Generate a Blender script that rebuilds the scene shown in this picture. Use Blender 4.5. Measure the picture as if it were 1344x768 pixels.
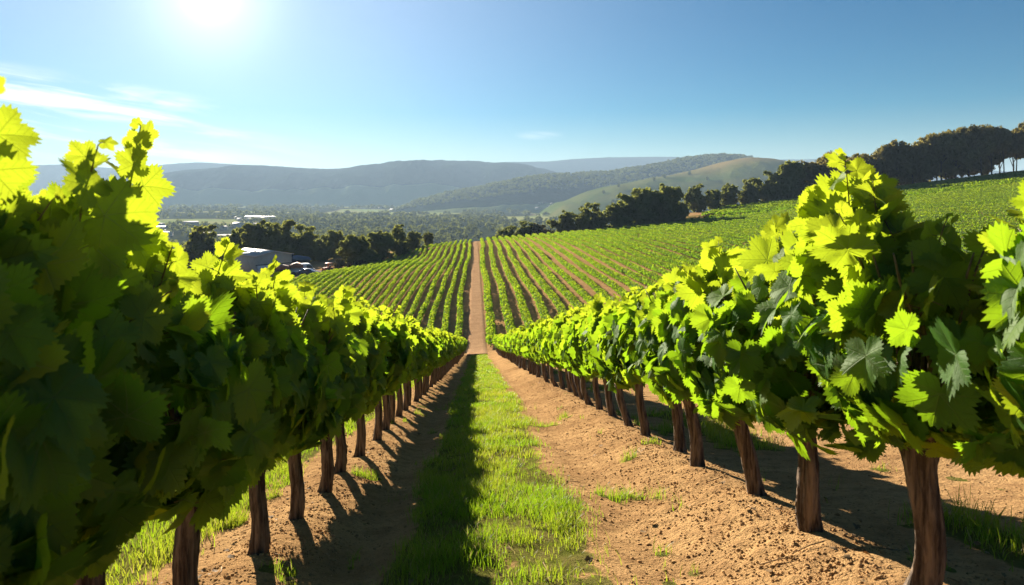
import bpy, math
import numpy as np

R = math.radians
rng = np.random.default_rng(7)
sc = bpy.context.scene
for o in list(bpy.data.objects):
    bpy.data.objects.remove(o)
COL = sc.collection

# ------------------------------------------------------------------ camera
F_PX, PX0, PY0 = 950.0, 627.0, 255.0          # focal length and principal point read off the photograph (1344 wide)
cam_d = bpy.data.cameras.new('camera')
cam = bpy.data.objects.new('camera', cam_d)
COL.objects.link(cam)
cam.location = (0, 0, 0)
cam.rotation_euler = (R(90), 0, 0)
cam_d.sensor_width = 36.0
cam_d.lens = F_PX / 1344 * 36
cam_d.shift_x = (672 - PX0) / 1344
cam_d.shift_y = -(384 - PY0) / 1344
cam_d.clip_start = 0.05
cam_d.clip_end = 40000
cam_d.dof.use_dof = True
cam_d.dof.focus_distance = 7.0
cam_d.dof.aperture_fstop = 4.5
sc.camera = cam

# ------------------------------------------------------------------ light, sky, exposure
SUN_AZ, SUN_EL = R(-20.3), R(14.5)
SUN = np.array([math.sin(SUN_AZ) * math.cos(SUN_EL), math.cos(SUN_AZ) * math.cos(SUN_EL), math.sin(SUN_EL)])
sun_d = bpy.data.lights.new('sun', 'SUN')
sun_d.energy = 5.0
sun_d.angle = R(0.55)
sun_d.color = (1.0, 0.90, 0.74)
sun = bpy.data.objects.new('sun', sun_d)
COL.objects.link(sun)
sun.rotation_euler = (R(90) - SUN_EL, 0, math.pi - SUN_AZ)

sc.view_settings.view_transform = 'Standard'
sc.view_settings.look = 'None'
sc.view_settings.exposure = 1.78
sc.view_settings.gamma = 1.0
sc.view_settings.use_curve_mapping = False
sc.render.engine = 'CYCLES'
cy = sc.cycles
cy.use_denoising = True
cy.max_bounces = 9
cy.diffuse_bounces = 6
cy.glossy_bounces = 2
cy.transmission_bounces = 5
cy.volume_bounces = 0
cy.transparent_max_bounces = 6
cy.sample_clamp_indirect = 6.0
cy.caustics_reflective = False
cy.caustics_refractive = False


class NT:
    """small helper that builds shader nodes"""
    def __init__(self, tree):
        self.t = tree
        self.t.nodes.clear()

    def n(self, typ, ins=None, **props):
        nd = self.t.nodes.new(typ)
        for k, v in props.items():
            setattr(nd, k, v)
        for k, v in (ins or {}).items():
            s = nd.inputs[k]
            if isinstance(v, bpy.types.NodeSocket):
                self.t.links.new(v, s)
            else:
                if s.type == 'RGBA' and len(v) == 3:
                    v = (*v, 1)
                s.default_value = v
        return nd

    def m(self, op, a, b=0.0, c=None, clamp=False):
        nd = self.t.nodes.new('ShaderNodeMath')
        nd.operation = op
        nd.use_clamp = clamp
        for i, v in enumerate((a, b) if c is None else (a, b, c)):
            if isinstance(v, bpy.types.NodeSocket):
                self.t.links.new(v, nd.inputs[i])
            else:
                nd.inputs[i].default_value = v
        return nd.outputs[0]

    def mix(self, f, a, b, mode='MIX'):
        nd = self.t.nodes.new('ShaderNodeMix')
        nd.data_type = 'RGBA'
        nd.blend_type = mode
        for s, v in ((nd.inputs[0], f), (nd.inputs[6], a), (nd.inputs[7], b)):
            if isinstance(v, bpy.types.NodeSocket):
                self.t.links.new(v, s)
            else:
                if s.type == 'RGBA' and len(v) == 3:
                    v = (*v, 1)
                s.default_value = v
        return nd.outputs[2]

    def rng(self, v, a, b, c=0.0, d=1.0, smooth=True):
        nd = self.t.nodes.new('ShaderNodeMapRange')
        nd.interpolation_type = 'SMOOTHSTEP' if smooth else 'LINEAR'
        if a > b:
            a, b, c, d = b, a, d, c
        self.t.links.new(v, nd.inputs[0])
        for i, x in enumerate((a, b, c, d)):
            nd.inputs[i + 1].default_value = x
        return nd.outputs[0]

    def noise(self, vec, scale, detail=4, rough=0.55, dist=0.0):
        nd = self.t.nodes.new('ShaderNodeTexNoise')
        if vec is not None:
            self.t.links.new(vec, nd.inputs['Vector'])
        nd.inputs['Scale'].default_value = scale
        nd.inputs['Detail'].default_value = detail
        nd.inputs['Roughness'].default_value = rough
        nd.inputs['Distortion'].default_value = dist
        return nd.outputs[0]

    def link(self, a, b):
        self.t.links.new(a, b)


world = bpy.data.worlds.new('World')
sc.world = world
world.use_nodes = True
w = NT(world.node_tree)
sky = w.n('ShaderNodeTexSky', sky_type='NISHITA', sun_disc=False, sun_elevation=SUN_EL, sun_rotation=SUN_AZ,
          altitude=200.0, air_density=1.0, dust_density=0.0, ozone_density=3.6)
geo = w.n('ShaderNodeTexCoord')
vdir = w.n('ShaderNodeVectorMath', {0: geo.outputs['Generated']}, operation='NORMALIZE').outputs[0]
dot = w.n('ShaderNodeVectorMath', {0: vdir, 1: tuple(SUN)}, operation='DOT_PRODUCT').outputs['Value']
dotc = w.m('MAXIMUM', dot, 0.0)
disc = w.m('ADD', w.m('MULTIPLY', w.m('POWER', dotc, 5500.0), 13.0), w.m('MULTIPLY', w.m('POWER', dotc, 380.0), 3.2))
halo = w.m('ADD', w.m('MULTIPLY', w.m('POWER', dotc, 30.0), 0.9), w.m('MULTIPLY', w.m('POWER', dotc, 8.5), 2.7))
glow = w.mix(1.0, w.mix(1.0, (1.0, 0.95, 0.86), w.n('ShaderNodeCombineColor', {0: disc, 1: disc, 2: disc}).outputs[0], 'MULTIPLY'),
             w.mix(1.0, (0.90, 0.94, 1.0), w.n('ShaderNodeCombineColor', {0: halo, 1: halo, 2: halo}).outputs[0], 'MULTIPLY'), 'ADD')
skyc = w.n('ShaderNodeHueSaturation', {'Saturation': 1.85, 'Value': 0.42, 'Color': sky.outputs[0]}).outputs[0]
skyc = w.mix(1.0, skyc, glow, 'ADD')
# thin cirrus low on the sun's side of the sky, in azimuth and elevation
sx = w.n('ShaderNodeSeparateXYZ', {0: vdir})
yy = w.m('MAXIMUM', sx.outputs[1], 0.02)
cu = w.m('DIVIDE', sx.outputs[0], yy)
cv = w.m('DIVIDE', sx.outputs[2], yy)
cvs = w.m('ADD', cv, w.m('MULTIPLY', cu, 0.16))
cvec = w.n('ShaderNodeCombineXYZ', {0: w.m('MULTIPLY', cu, 4.5), 1: w.m('MULTIPLY', cvs, 46.0), 2: 3.3}).outputs[0]
cn = w.noise(cvec, 1.0, 6, 0.6, 0.6)
cm = w.rng(cn, 0.42, 0.70)
mu = w.m('MULTIPLY', w.rng(cu, -1.1, -0.72), w.rng(cu, -0.16, -0.5))
mv = w.m('MULTIPLY', w.rng(cvs, -0.055, 0.0), w.rng(cvs, 0.085, 0.05))
cmask = w.m('MULTIPLY', w.m('MULTIPLY', cm, mu), mv)
wisp = w.m('MULTIPLY', w.rng(w.m('ABSOLUTE', w.m('SUBTRACT', cu, 0.085)), 0.04, 0.005),
           w.rng(w.m('ABSOLUTE', w.m('SUBTRACT', cv, 0.081)), 0.008, 0.0))
cmask = w.m('ADD', cmask, w.m('MULTIPLY', wisp, w.m('MULTIPLY', cm, 0.6)))
skyc = w.mix(w.m('MULTIPLY', cmask, 0.9, clamp=True), skyc, (8.5, 8.3, 8.0))
bg = w.n('ShaderNodeBackground', {'Color': skyc, 'Strength': 0.05})
out = w.n('ShaderNodeOutputWorld')
w.link(bg.outputs[0], out.inputs['Surface'])


# ------------------------------------------------------------------ numeric helpers
def hash2(ix, iy, seed):
    h = (ix.astype(np.int64) * 374761393 + iy.astype(np.int64) * 668265263 + seed * 144665) & 0x7fffffff
    h = ((h ^ (h >> 13)) * 1274126177) & 0x7fffffff
    return ((h ^ (h >> 16)) & 0xffff) / 65535.0


def vnoise(x, y, seed=0):
    ix, iy = np.floor(x), np.floor(y)
    fx, fy = x - ix, y - iy
    fx = fx * fx * (3 - 2 * fx)
    fy = fy * fy * (3 - 2 * fy)
    a = hash2(ix, iy, seed); b = hash2(ix + 1, iy, seed)
    c = hash2(ix, iy + 1, seed); d = hash2(ix + 1, iy + 1, seed)
    return (a * (1 - fx) + b * fx) * (1 - fy) + (c * (1 - fx) + d * fx) * fy


def fbm(x, y, octv=4, seed=0, gain=0.5):
    s, amp, tot = 0.0, 1.0, 0.0
    for i in range(octv):
        s = s + amp * vnoise(x, y, seed + i * 17)
        tot += amp
        amp *= gain
        x, y = x * 2.03 + 5.2, y * 2.03 + 1.7
    return s / tot - 0.5


def sstep(a, b, x):
    t = np.clip((x - a) / (b - a), 0, 1)
    return t * t * (3 - 2 * t)


def smax(a, b, k):
    return 0.5 * (a + b + np.sqrt((a - b) ** 2 + k * k))


def unit(v):
    return v / np.maximum(np.linalg.norm(v, axis=-1, keepdims=True), 1e-9)


# ------------------------------------------------------------------ terrain
XL, XR = -1.25, 1.70                    # the two near rows


def side(x):
    xp = 0.5 * (x + np.sqrt(x * x + 9)); xp = 290 * np.tanh(xp / 290 * (1 + (xp / 290) ** 2 / 3)); xn = 0.5 * (-x + np.sqrt(x * x + 9))
    return 0.07 * xp + 0.0002 * xp ** 2 - 0.12 * np.minimum(xn, 110) - 1.5 * (0.07 - 0.12)


def base_far(y):
    return np.interp(y, [0, 65, 100, 150, 200, 232, 300, 400], [-14.6, -14.6, -14.1, -13.9, -14.3, -14.7, -14.9, -15.2])


def edge_far(x):
    return 234 + 66 * sstep(62, 86, x)


def valley(x, y):
    r = np.hypot(x, y)
    v = -60 + 14 * fbm(x / 420, y / 420, 3, 3) + 5 * fbm(x / 120, y / 120, 2, 9)
    return v + 25 * sstep(2500, 9000, r) * 0


def near_profile(x, y):
    """cultivated strip: raised berms under the rows and shallow wheel tracks between"""
    b = 0.10 * np.exp(-((x - XL) / 0.30) ** 2) + 0.11 * np.exp(-((x - XR) / 0.34) ** 2)
    b = b - 0.045 * np.exp(-((x - 1.0) / 0.22) ** 2) - 0.045 * np.exp(-((x + 0.70) / 0.18) ** 2)
    b = b + 0.03 * np.exp(-((x - 0.08) / 0.4) ** 2)
    return b


def H(x, y):
    x = np.asarray(x, float); y = np.asarray(y, float)
    yn = 20 * np.tanh(np.minimum(y, 0) / 20) + np.maximum(y, 0)
    near = -1.22 - 0.205 * yn + 0.07 * 14 * np.tanh(x / 14) + near_profile(x, y) * sstep(72, 55, y)
    far = base_far(y) + side(x)
    f = smax(near, far, 0.8)
    f = f + 0.55 * np.sin(y / 13.0 + x * 0.11 + 1.2 * np.sin(x / 9)) * sstep(-3, -16, x) * sstep(78, 100, y) * sstep(230, 200, y)
    d = y - edge_far(x)
    sd = 0.5 * (d + np.sqrt(d * d + 25))
    f = f - 0.25 * sd
    # ground far out to the sides falls to the valley as well
    f = f - 0.12 * np.maximum(np.abs(x) - 300, 0)
    return smax(f, valley(x, y), 1.0)


def H1(x, y):
    return float(H(np.array([x]), np.array([y]))[0])


def at_px(px, Z):
    return (px - PX0) / F_PX * Z


# ------------------------------------------------------------------ mesh helpers
def make_mesh(name, verts, faces, mats, fmat=None, smooth=True, attrs=None):
    """verts (n,3); faces = list of int arrays (m,k); one mesh datablock"""
    me = bpy.data.meshes.new(name)
    verts = np.ascontiguousarray(verts, np.float32)
    me.vertices.add(len(verts))
    me.vertices.foreach_set('co', verts.ravel())
    faces = [np.asarray(f, np.int32) for f in faces if len(f)]
    loops = np.concatenate([f.ravel() for f in faces])
    counts = np.concatenate([np.full(len(f), f.shape[1], np.int32) for f in faces])
    me.loops.add(len(loops))
    me.loops.foreach_set('vertex_index', loops)
    me.polygons.add(len(counts))
    starts = np.concatenate([[0], np.cumsum(counts)[:-1]]).astype(np.int32)
    me.polygons.foreach_set('loop_start', starts)
    me.polygons.foreach_set('loop_total', counts)
    if smooth:
        me.polygons.foreach_set('use_smooth', np.ones(len(counts), bool))
    if fmat is not None:
        me.polygons.foreach_set('material_index', np.asarray(fmat, np.int32))
    for m in mats:
        me.materials.append(m)
    for an, av in (attrs or {}).items():
        a = me.attributes.new(an, 'FLOAT_VECTOR', 'POINT')
        a.data.foreach_set('vector', np.ascontiguousarray(av, np.float32).ravel())
    me.update(calc_edges=True)
    me.validate()
    return me


class MB:
    """collects pieces (vertices, faces, material slot) for ONE mesh"""
    def __init__(self):
        self.v, self.f, self.fm, self.a, self.n = [], {3: [], 4: []}, {3: [], 4: []}, [], 0

    def add(self, v, faces, mat=0, a=None):
        v = np.asarray(v, float).reshape(-1, 3)
        for f in faces:
            f = np.asarray(f, int)
            if len(f) == 0:
                continue
            self.f[f.shape[1]].append(f + self.n)
            self.fm[f.shape[1]].append(np.full(len(f), mat))
        self.v.append(v)
        self.a.append(np.zeros((len(v), 3)) if a is None else np.broadcast_to(a, (len(v), 3)))
        self.n += len(v)
        return self

    def box(self, lo, hi, mat=0, M=None):
        x0, y0, z0 = lo; x1, y1, z1 = hi
        v = np.array([[x0, y0, z0], [x1, y0, z0], [x1, y1, z0], [x0, y1, z0], [x0, y0, z1], [x1, y0, z1], [x1, y1, z1], [x0, y1, z1]], float)
        return self.add(v, [[[0, 3, 2, 1], [4, 5, 6, 7], [0, 1, 5, 4], [1, 2, 6, 5], [2, 3, 7, 6], [3, 0, 4, 7]]], mat)

    def prism(self, prof, y0, y1, mat=0):
        """prof: (x,z) outline, counter-clockwise seen from -y; extruded along y"""
        n = len(prof)
        p = np.array(prof, float)
        v = np.concatenate([np.c_[p[:, 0], np.full(n, y0), p[:, 1]], np.c_[p[:, 0], np.full(n, y1), p[:, 1]]])
        q = [[i, (i + 1) % n, n + (i + 1) % n, n + i] for i in range(n)]
        c0, c1 = 2 * n, 2 * n + 1
        v = np.concatenate([v, [[p[:, 0].mean(), y0, p[:, 1].mean()], [p[:, 0].mean(), y1, p[:, 1].mean()]]])
        t = [[c0, (i + 1) % n, i] for i in range(n)] + [[c1, n + i, n + (i + 1) % n] for i in range(n)]
        return self.add(v, [q, t], mat)

    def tube(self, pts, rad, n=8, mat=0, a=None, bump=None, cap=True):
        v, q, t = tube(pts, rad, n, bump, cap)
        return self.add(v, [q, t], mat, a)

    def mesh(self, name, mats, smooth=True, attr=None):
        f, fm = [], []
        for k in (3, 4):
            if self.f[k]:
                f.append(np.concatenate(self.f[k])); fm.append(np.concatenate(self.fm[k]))
        at = {attr: np.concatenate(self.a)} if attr else None
        return make_mesh(name, np.concatenate(self.v), f, mats, np.concatenate(fm), smooth, at)


def tube(pts, rad, n=8, bump=None, cap=True):
    pts = np.asarray(pts, float); m = len(pts)
    rad = np.broadcast_to(np.asarray(rad, float), (m,))
    tg = unit(np.gradient(pts, axis=0))
    ref = np.array([1.0, 0.0, 0.0]) if abs(tg[0][0]) < 0.8 else np.array([0.0, 1.0, 0.0])
    b = unit(np.cross(tg, ref)); c = np.cross(b, tg)
    th = np.linspace(0, 2 * np.pi, n, endpoint=False)
    rr = rad[:, None] * np.ones(n)[None]
    if bump is not None:
        rr = rr * (1 + bump(th[None, :], np.linspace(0, 1, m)[:, None]))
    v = pts[:, None, :] + rr[..., None] * (np.cos(th)[None, :, None] * c[:, None, :] + np.sin(th)[None, :, None] * b[:, None, :])
    v = v.reshape(-1, 3)
    i = np.arange(m - 1)[:, None] * n; j = np.arange(n)[None]; j2 = (j + 1) % n
    q = np.stack([i + j, i + j2, i + n + j2, i + n + j], -1).reshape(-1, 4)
    t = np.zeros((0, 3), int)
    if cap:
        v = np.concatenate([v, pts[:1], pts[-1:]])
        a0, a1 = m * n, m * n + 1
        k = np.arange(n); k2 = (k + 1) % n
        t = np.concatenate([np.stack([np.full(n, a0), k2, k], -1), np.stack([np.full(n, a1), (m - 1) * n + k, (m - 1) * n + k2], -1)])
    return v, q, t


def link(name, me, parent=None, loc=None):
    o = bpy.data.objects.new(name, me)
    COL.objects.link(o)
    if parent is not None:
        o.parent = parent
    if loc is not None:
        o.location = loc
    return o


def tag(o, label=None, cat=None, group=None, kind=None):
    for k, v in (('label', label), ('category', cat), ('group', group), ('kind', kind)):
        if v:
            o[k] = v
    return o


def empty(name, loc, rz=0.0, label=None, cat=None, group=None):
    o = bpy.data.objects.new(name, None)
    COL.objects.link(o)
    o.location = loc
    o.rotation_euler = (0, 0, rz)
    o.empty_display_size = 0.2
    return tag(o, label, cat, group)


# ------------------------------------------------------------------ materials
def mat_new(name):
    m = bpy.data.materials.new(name)
    m.use_nodes = True
    return m, NT(m.node_tree)


def finish(k, shader, disp=None):
    o = k.n('ShaderNodeOutputMaterial')
    k.link(shader, o.inputs['Surface'])
    return o


def simple_mat(name, col, rough=0.6, var=0.18, scale=3.0, metal=0.0, spec=0.4, bump=0.0):
    m, k = mat_new(name)
    tc = k.n('ShaderNodeTexCoord').outputs['Object']
    nz = k.noise(tc, scale, 5)
    c = k.mix(k.rng(nz, 0.3, 0.7), tuple(x * (1 - var) for x in col), tuple(min(1, x * (1 + var)) for x in col))
    ins = {'Base Color': c, 'Roughness': rough, 'Metallic': metal, 'Specular IOR Level': spec}
    if bump:
        ins['Normal'] = k.n('ShaderNodeBump', {'Height': k.noise(tc, scale * 6, 4), 'Strength': bump, 'Distance': 0.02}).outputs[0]
    finish(k, k.n('ShaderNodeBsdfPrincipled', ins).outputs[0])
    return m


def leaf_mat(name, veins):
    """grape leaf: shiny dark upper side, paler underside, light passing through; attribute lc = (leaf x, leaf y, youth)"""
    m, k = mat_new(name)
    at = k.n('ShaderNodeAttribute', attribute_name='lc', attribute_type='GEOMETRY').outputs['Vector']
    s = k.n('ShaderNodeSeparateXYZ', {0: at})
    young = s.outputs[2]
    tc = k.n('ShaderNodeTexCoord').outputs['Object']
    nz = k.rng(k.noise(tc, 9.0, 3), 0.3, 0.7)
    base = k.mix(young, (0.045, 0.135, 0.010), (0.14, 0.22, 0.016))
    base = k.mix(k.m('MULTIPLY', nz, 0.35), base, (0.055, 0.13, 0.012))
    trans = k.mix(young, (0.25, 0.44, 0.010), (0.46, 0.54, 0.022))
    under = k.mix(0.40, base, (0.17, 0.22, 0.10))
    normal = None
    if veins:
        ax = k.m('ABSOLUTE', s.outputs[0]); ay = s.outputs[1]
        dmin = None; chev = None
        for ang in (0.0, 50.0, 108.0):
            ca, sa = math.cos(R(ang)), math.sin(R(ang))
            perp = k.m('ABSOLUTE', k.m('SUBTRACT', k.m('MULTIPLY', ax, ca), k.m('MULTIPLY', ay, sa)))
            along = k.m('ADD', k.m('MULTIPLY', ax, sa), k.m('MULTIPLY', ay, ca))
            pen = k.m('MULTIPLY', k.m('LESS_THAN', along, 0.0), 2.0)
            d = k.m('ADD', k.m('ADD', perp, pen), k.m('MULTIPLY', along, 0.012))
            ch = k.m('SUBTRACT', along, k.m('MULTIPLY', perp, 0.85))
            if dmin is None:
                dmin, chev = d, ch
            else:
                closer = k.m('LESS_THAN', d, dmin)
                chev = k.m('ADD', k.m('MULTIPLY', closer, ch), k.m('MULTIPLY', k.m('SUBTRACT', 1.0, closer), chev))
                dmin = k.m('MINIMUM', dmin, d)
        main = k.rng(dmin, 0.006, 0.026, 1.0, 0.0)
        sec = k.rng(k.m('ABSOLUTE', k.m('SINE', k.m('MULTIPLY', chev, 17.0))), 0.0, 0.22, 1.0, 0.0)
        vein = k.m('MAXIMUM', main, k.m('MULTIPLY', sec, 0.55))
        base = k.mix(k.m('MULTIPLY', vein, 0.55), base, (0.16, 0.24, 0.06))
        under = k.mix(k.m('MULTIPLY', vein, 0.6), under, (0.30, 0.34, 0.18))
        trans = k.mix(k.m('MULTIPLY', vein, 0.45), trans, (0.22, 0.30, 0.01))
        hgt = k.m('ADD', k.m('MULTIPLY', vein, -1.0), k.m('MULTIPLY', k.noise(tc, 60.0, 2), 0.6))
        normal = k.n('ShaderNodeBump', {'Height': hgt, 'Strength': 0.55, 'Distance': 0.004}).outputs[0]
    bf = k.n('ShaderNodeNewGeometry').outputs['Backfacing']
    col = k.mix(bf, base, under)
    din, gin, tin = {'Color': col}, {'Color': (0.85, 0.9, 0.8), 'Roughness': 0.58}, {'Color': trans}
    if normal is not None:
        din['Normal'] = gin['Normal'] = tin['Normal'] = normal
    d = k.n('ShaderNodeBsdfDiffuse', din)
    gl = k.n('ShaderNodeBsdfAnisotropic', gin)
    p = k.n('ShaderNodeMixShader', {0: k.m('SUBTRACT', 0.05, k.m('MULTIPLY', bf, 0.02)), 1: d.outputs[0], 2: gl.outputs[0]})
    t = k.n('ShaderNodeBsdfTranslucent', tin)
    mx = k.n('ShaderNodeMixShader', {0: 0.54, 1: p.outputs[0], 2: t.outputs[0]})
    finish(k, mx.outputs[0])
    return m


def tree_leaf_mat(name, c0, c1, tr, tf=0.25):
    m, k = mat_new(name)
    oi = k.n('ShaderNodeObjectInfo').outputs['Random']
    at = k.n('ShaderNodeAttribute', attribute_name='lc', attribute_type='GEOMETRY').outputs['Vector']
    s = k.n('ShaderNodeSeparateXYZ', {0: at})
    c = k.mix(s.outputs[2], c0, c1)
    c = k.n('ShaderNodeHueSaturation', {'Hue': k.m('ADD', 0.485, k.m('MULTIPLY', oi, 0.03)), 'Value': k.m('ADD', 0.8, k.m('MULTIPLY', oi, 0.4)), 'Color': c}).outputs[0]
    p = k.n('ShaderNodeBsdfDiffuse', {'Color': c})
    t = k.n('ShaderNodeBsdfTranslucent', {'Color': tr})
    finish(k, k.n('ShaderNodeMixShader', {0: tf, 1: p.outputs[0], 2: t.outputs[0]}).outputs[0])
    return m


def bark_mat(name, c0, c1, sxy=22.0, sz=2.2):
    m, k = mat_new(name)
    tc = k.n('ShaderNodeTexCoord').outputs['Object']
    mp = k.n('ShaderNodeMapping', {'Vector': tc, 'Scale': (sxy, sxy, sz)}).outputs[0]
    n1 = k.noise(mp, 1.6, 6, 0.62, 0.4)
    n2 = k.noise(tc, 3.0, 3)
    c = k.mix(k.rng(n1, 0.35, 0.68), c0, c1)
    c = k.mix(k.m('MULTIPLY', n2, 0.5), c, tuple(x * 0.6 for x in c0))
    b = k.n('ShaderNodeBump', {'Height': n1, 'Strength': 0.95, 'Distance': 0.02}).outputs[0]
    finish(k, k.n('ShaderNodeBsdfPrincipled', {'Base Color': c, 'Roughness': 0.9, 'Specular IOR Level': 0.15, 'Normal': b}).outputs[0])
    return m


M_LEAF = leaf_mat('vine_leaf', True)
M_LEAF_FAR = leaf_mat('vine_leaf_small', False)
M_BARK = bark_mat('vine_bark', (0.050, 0.034, 0.024), (0.31, 0.225, 0.155))
M_CANE = simple_mat('vine_cane', (0.14, 0.10, 0.035), 0.6, 0.3, 30)
M_TREE = tree_leaf_mat('dark_foliage', (0.050, 0.050, 0.019), (0.155, 0.135, 0.050), (0.36, 0.30, 0.08), 0.40)
M_OAK = tree_leaf_mat('oak_foliage', (0.050, 0.070, 0.020), (0.140, 0.160, 0.048), (0.36, 0.38, 0.08), 0.42)
M_BRUSH = tree_leaf_mat('dry_brush', (0.050, 0.048, 0.020), (0.105, 0.090, 0.038), (0.16, 0.13, 0.04), 0.25)
M_WOODS = tree_leaf_mat('valley_foliage', (0.030, 0.046, 0.015), (0.100, 0.118, 0.036), (0.20, 0.22, 0.04), 0.3)
M_TBARK = bark_mat('tree_bark', (0.035, 0.027, 0.020), (0.12, 0.095, 0.07), 3.0, 0.6)

# ground: soil, grass, pasture and woodland floor told apart by three masks
M_GROUND, k = mat_new('ground')
gm = k.n('ShaderNodeAttribute', attribute_name='mask', attribute_type='GEOMETRY').outputs['Vector']
ms = k.n('ShaderNodeSeparateXYZ', {0: gm})
P = k.n('ShaderNodeNewGeometry').outputs['Position']
n_big = k.noise(P, 0.9, 4)
n_mid = k.noise(P, 7.0, 5, 0.6)
n_fine = k.noise(P, 45.0, 4, 0.65)
n_grit = k.noise(P, 190.0, 2, 0.6)
soil = k.mix(k.rng(n_big, 0.35, 0.65), (0.52, 0.315, 0.140), (0.40, 0.232, 0.102))
soil = k.mix(k.m('MULTIPLY', k.rng(n_mid, 0.42, 0.68), 0.65), soil, (0.27, 0.148, 0.066))
soil = k.mix(k.rng(n_fine, 0.52, 0.72), soil, (0.17, 0.094, 0.045))
soil = k.mix(k.m('MULTIPLY', k.rng(n_grit, 0.5, 0.75), 0.5), soil, (0.48, 0.31, 0.17))
grassc = k.mix(k.rng(n_mid, 0.3, 0.7), (0.105, 0.115, 0.022), (0.17, 0.145, 0.045))
gedge = k.rng(k.m('ADD', ms.outputs[0], k.m('MULTIPLY', k.m('SUBTRACT', n_mid, 0.5), 1.1)), 0.38, 0.62)
c = k.mix(gedge, soil, grassc)
v_n = k.noise(P, 0.012, 5, 0.6)
past = k.mix(k.rng(v_n, 0.35, 0.65), (0.24, 0.30, 0.09), (0.36, 0.34, 0.13))
c = k.mix(ms.outputs[1], c, past)
wood = k.mix(k.rng(k.noise(P, 0.05, 4), 0.35, 0.65), (0.022, 0.032, 0.013), (0.055, 0.062, 0.026))
c = k.mix(ms.outputs[2], c, wood)
hb = k.m('ADD', k.m('ADD', k.m('MULTIPLY', n_mid, 0.035), k.m('MULTIPLY', n_fine, 0.022)), k.m('MULTIPLY', n_grit, 0.006))
bmp = k.n('ShaderNodeBump', {'Height': hb, 'Strength': 1.0, 'Distance': 1.25}).outputs[0]
finish(k, k.n('ShaderNodeBsdfPrincipled', {'Base Color': c, 'Roughness': 0.95, 'Specular IOR Level': 0.0, 'Normal': bmp}).outputs[0])

M_GRASS, k = mat_new('grass_blade')
at = k.n('ShaderNodeAttribute', attribute_name='lc', attribute_type='GEOMETRY').outputs['Vector']
s = k.n('ShaderNodeSeparateXYZ', {0: at})
straw = k.rng(s.outputs[2], 1.1, 1.4)
gc = k.mix(s.outputs[2], (0.065, 0.135, 0.012), (0.20, 0.21, 0.035))
gt = k.mix(s.outputs[2], (0.28, 0.46, 0.010), (0.52, 0.52, 0.04))
gc = k.mix(straw, gc, (0.34, 0.27, 0.12))
gt = k.mix(straw, gt, (0.40, 0.32, 0.12))
p = k.n('ShaderNodeBsdfPrincipled', {'Base Color': gc, 'Roughness': 0.5, 'Specular IOR Level': 0.3})
t = k.n('ShaderNodeBsdfTranslucent', {'Color': gt})
finish(k, k.n('ShaderNodeMixShader', {0: 0.45, 1: p.outputs[0], 2: t.outputs[0]}).outputs[0])


# ------------------------------------------------------------------ ground sheet (finer near the viewpoint)
PASTURES = [(-610, 1560, 150, 190), (-350, 2500, 190, 330), (430, 2500, 260, 420), (205, 1780, 150, 190), (-180, 2350, 130, 190), (-760, 2300, 150, 120), (120, 3000, 300, 120),
            (-900, 3500, 700, 260), (-300, 3700, 500, 200)]      # x, y, half widths


def pasture_mask(x, y):
    m = np.zeros_like(x)
    wob = 0.35 * fbm(x / 130, y / 130, 3, 40)
    for cx, cyy, hx, hy in PASTURES:
        d = np.maximum(np.abs(x - cx) / hx, np.abs(y - cyy) / hy) + wob
        m = np.maximum(m, sstep(1.05, 0.92, d))
    return m


def grass_mask(x, y):
    """where grass covers the soil near the viewpoint"""
    wob = 0.42 * fbm(x * 1.3, y * 0.75, 4, 21)
    g = sstep(-0.62, -0.40, x + wob) * sstep(0.88, 0.52, x + wob)
    bare = 0.45 * sstep(0.08, 0.2, fbm(x * 1.7 + 4, y * 0.7, 3, 33)) * sstep(-0.05, 0.15, x) * sstep(16, 6, y)
    g = g * (1 - 0.85 * bare)
    left = sstep(-2.95, -2.6, x + wob) * sstep(-1.75, -2.1, x + wob) * 0.9
    right = sstep(2.35, 2.65, x + wob) * sstep(3.1, 2.8, x + wob) * sstep(0.0, 0.16, fbm(x * 1.1, y * 0.8, 2, 55) + 0.08)
    weed = 0.75 * sstep(0.235, 0.30, fbm(x * 2.9 + 8, y * 2.1, 3, 57)) * (x > -2.2) * (x < 3.5)
    g = np.maximum(np.maximum(np.maximum(g, left), right), weed)
    return g * sstep(64, 60, y) * sstep(-8, -2, y)


ang_f = np.arange(R(-50), R(50), R(0.14))
ang_b = np.linspace(R(50), R(310), 90, endpoint=False)
ANG = np.concatenate([ang_f, ang_b])
RAD = np.concatenate([[0.4, 0.9, 1.4], 1.8 * 1.0085 ** np.arange(0, 380), []])
r2 = [RAD[-1]]
while r2[-1] < 11500:
    r2.append(r2[-1] * 1.016)
RAD = np.concatenate([RAD, r2[1:]])
AA, RR = np.meshgrid(ANG, RAD)
GX, GY = RR * np.sin(AA), RR * np.cos(AA)
GZ = H(GX, GY)
tilled = sstep(70, 40, RR)
clod = np.maximum(fbm(GX * 9, GY * 9, 4, 71, 0.6), -0.12) * 0.028
lump = fbm(GX * 2.2, GY * 2.2, 3, 81) * 0.07
berm = np.exp(-((GX - XL) / 0.42) ** 2) + np.exp(-((GX - XR) / 0.5) ** 2) + 0.35
track = 1 - 0.65 * np.exp(-((GX - 1.02) / 0.22) ** 2)
GZ = GZ + tilled * (clod * np.minimum(berm, 1.1) * track + lump * 0.7)
GZ = GZ + sstep(12, 30, RR) * sstep(600, 300, RR) * 0.12 * fbm(GX * 0.5, GY * 0.5, 3, 91)
na, nr = len(ANG), len(RAD)
idx = np.arange(na * nr).reshape(nr, na)
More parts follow.
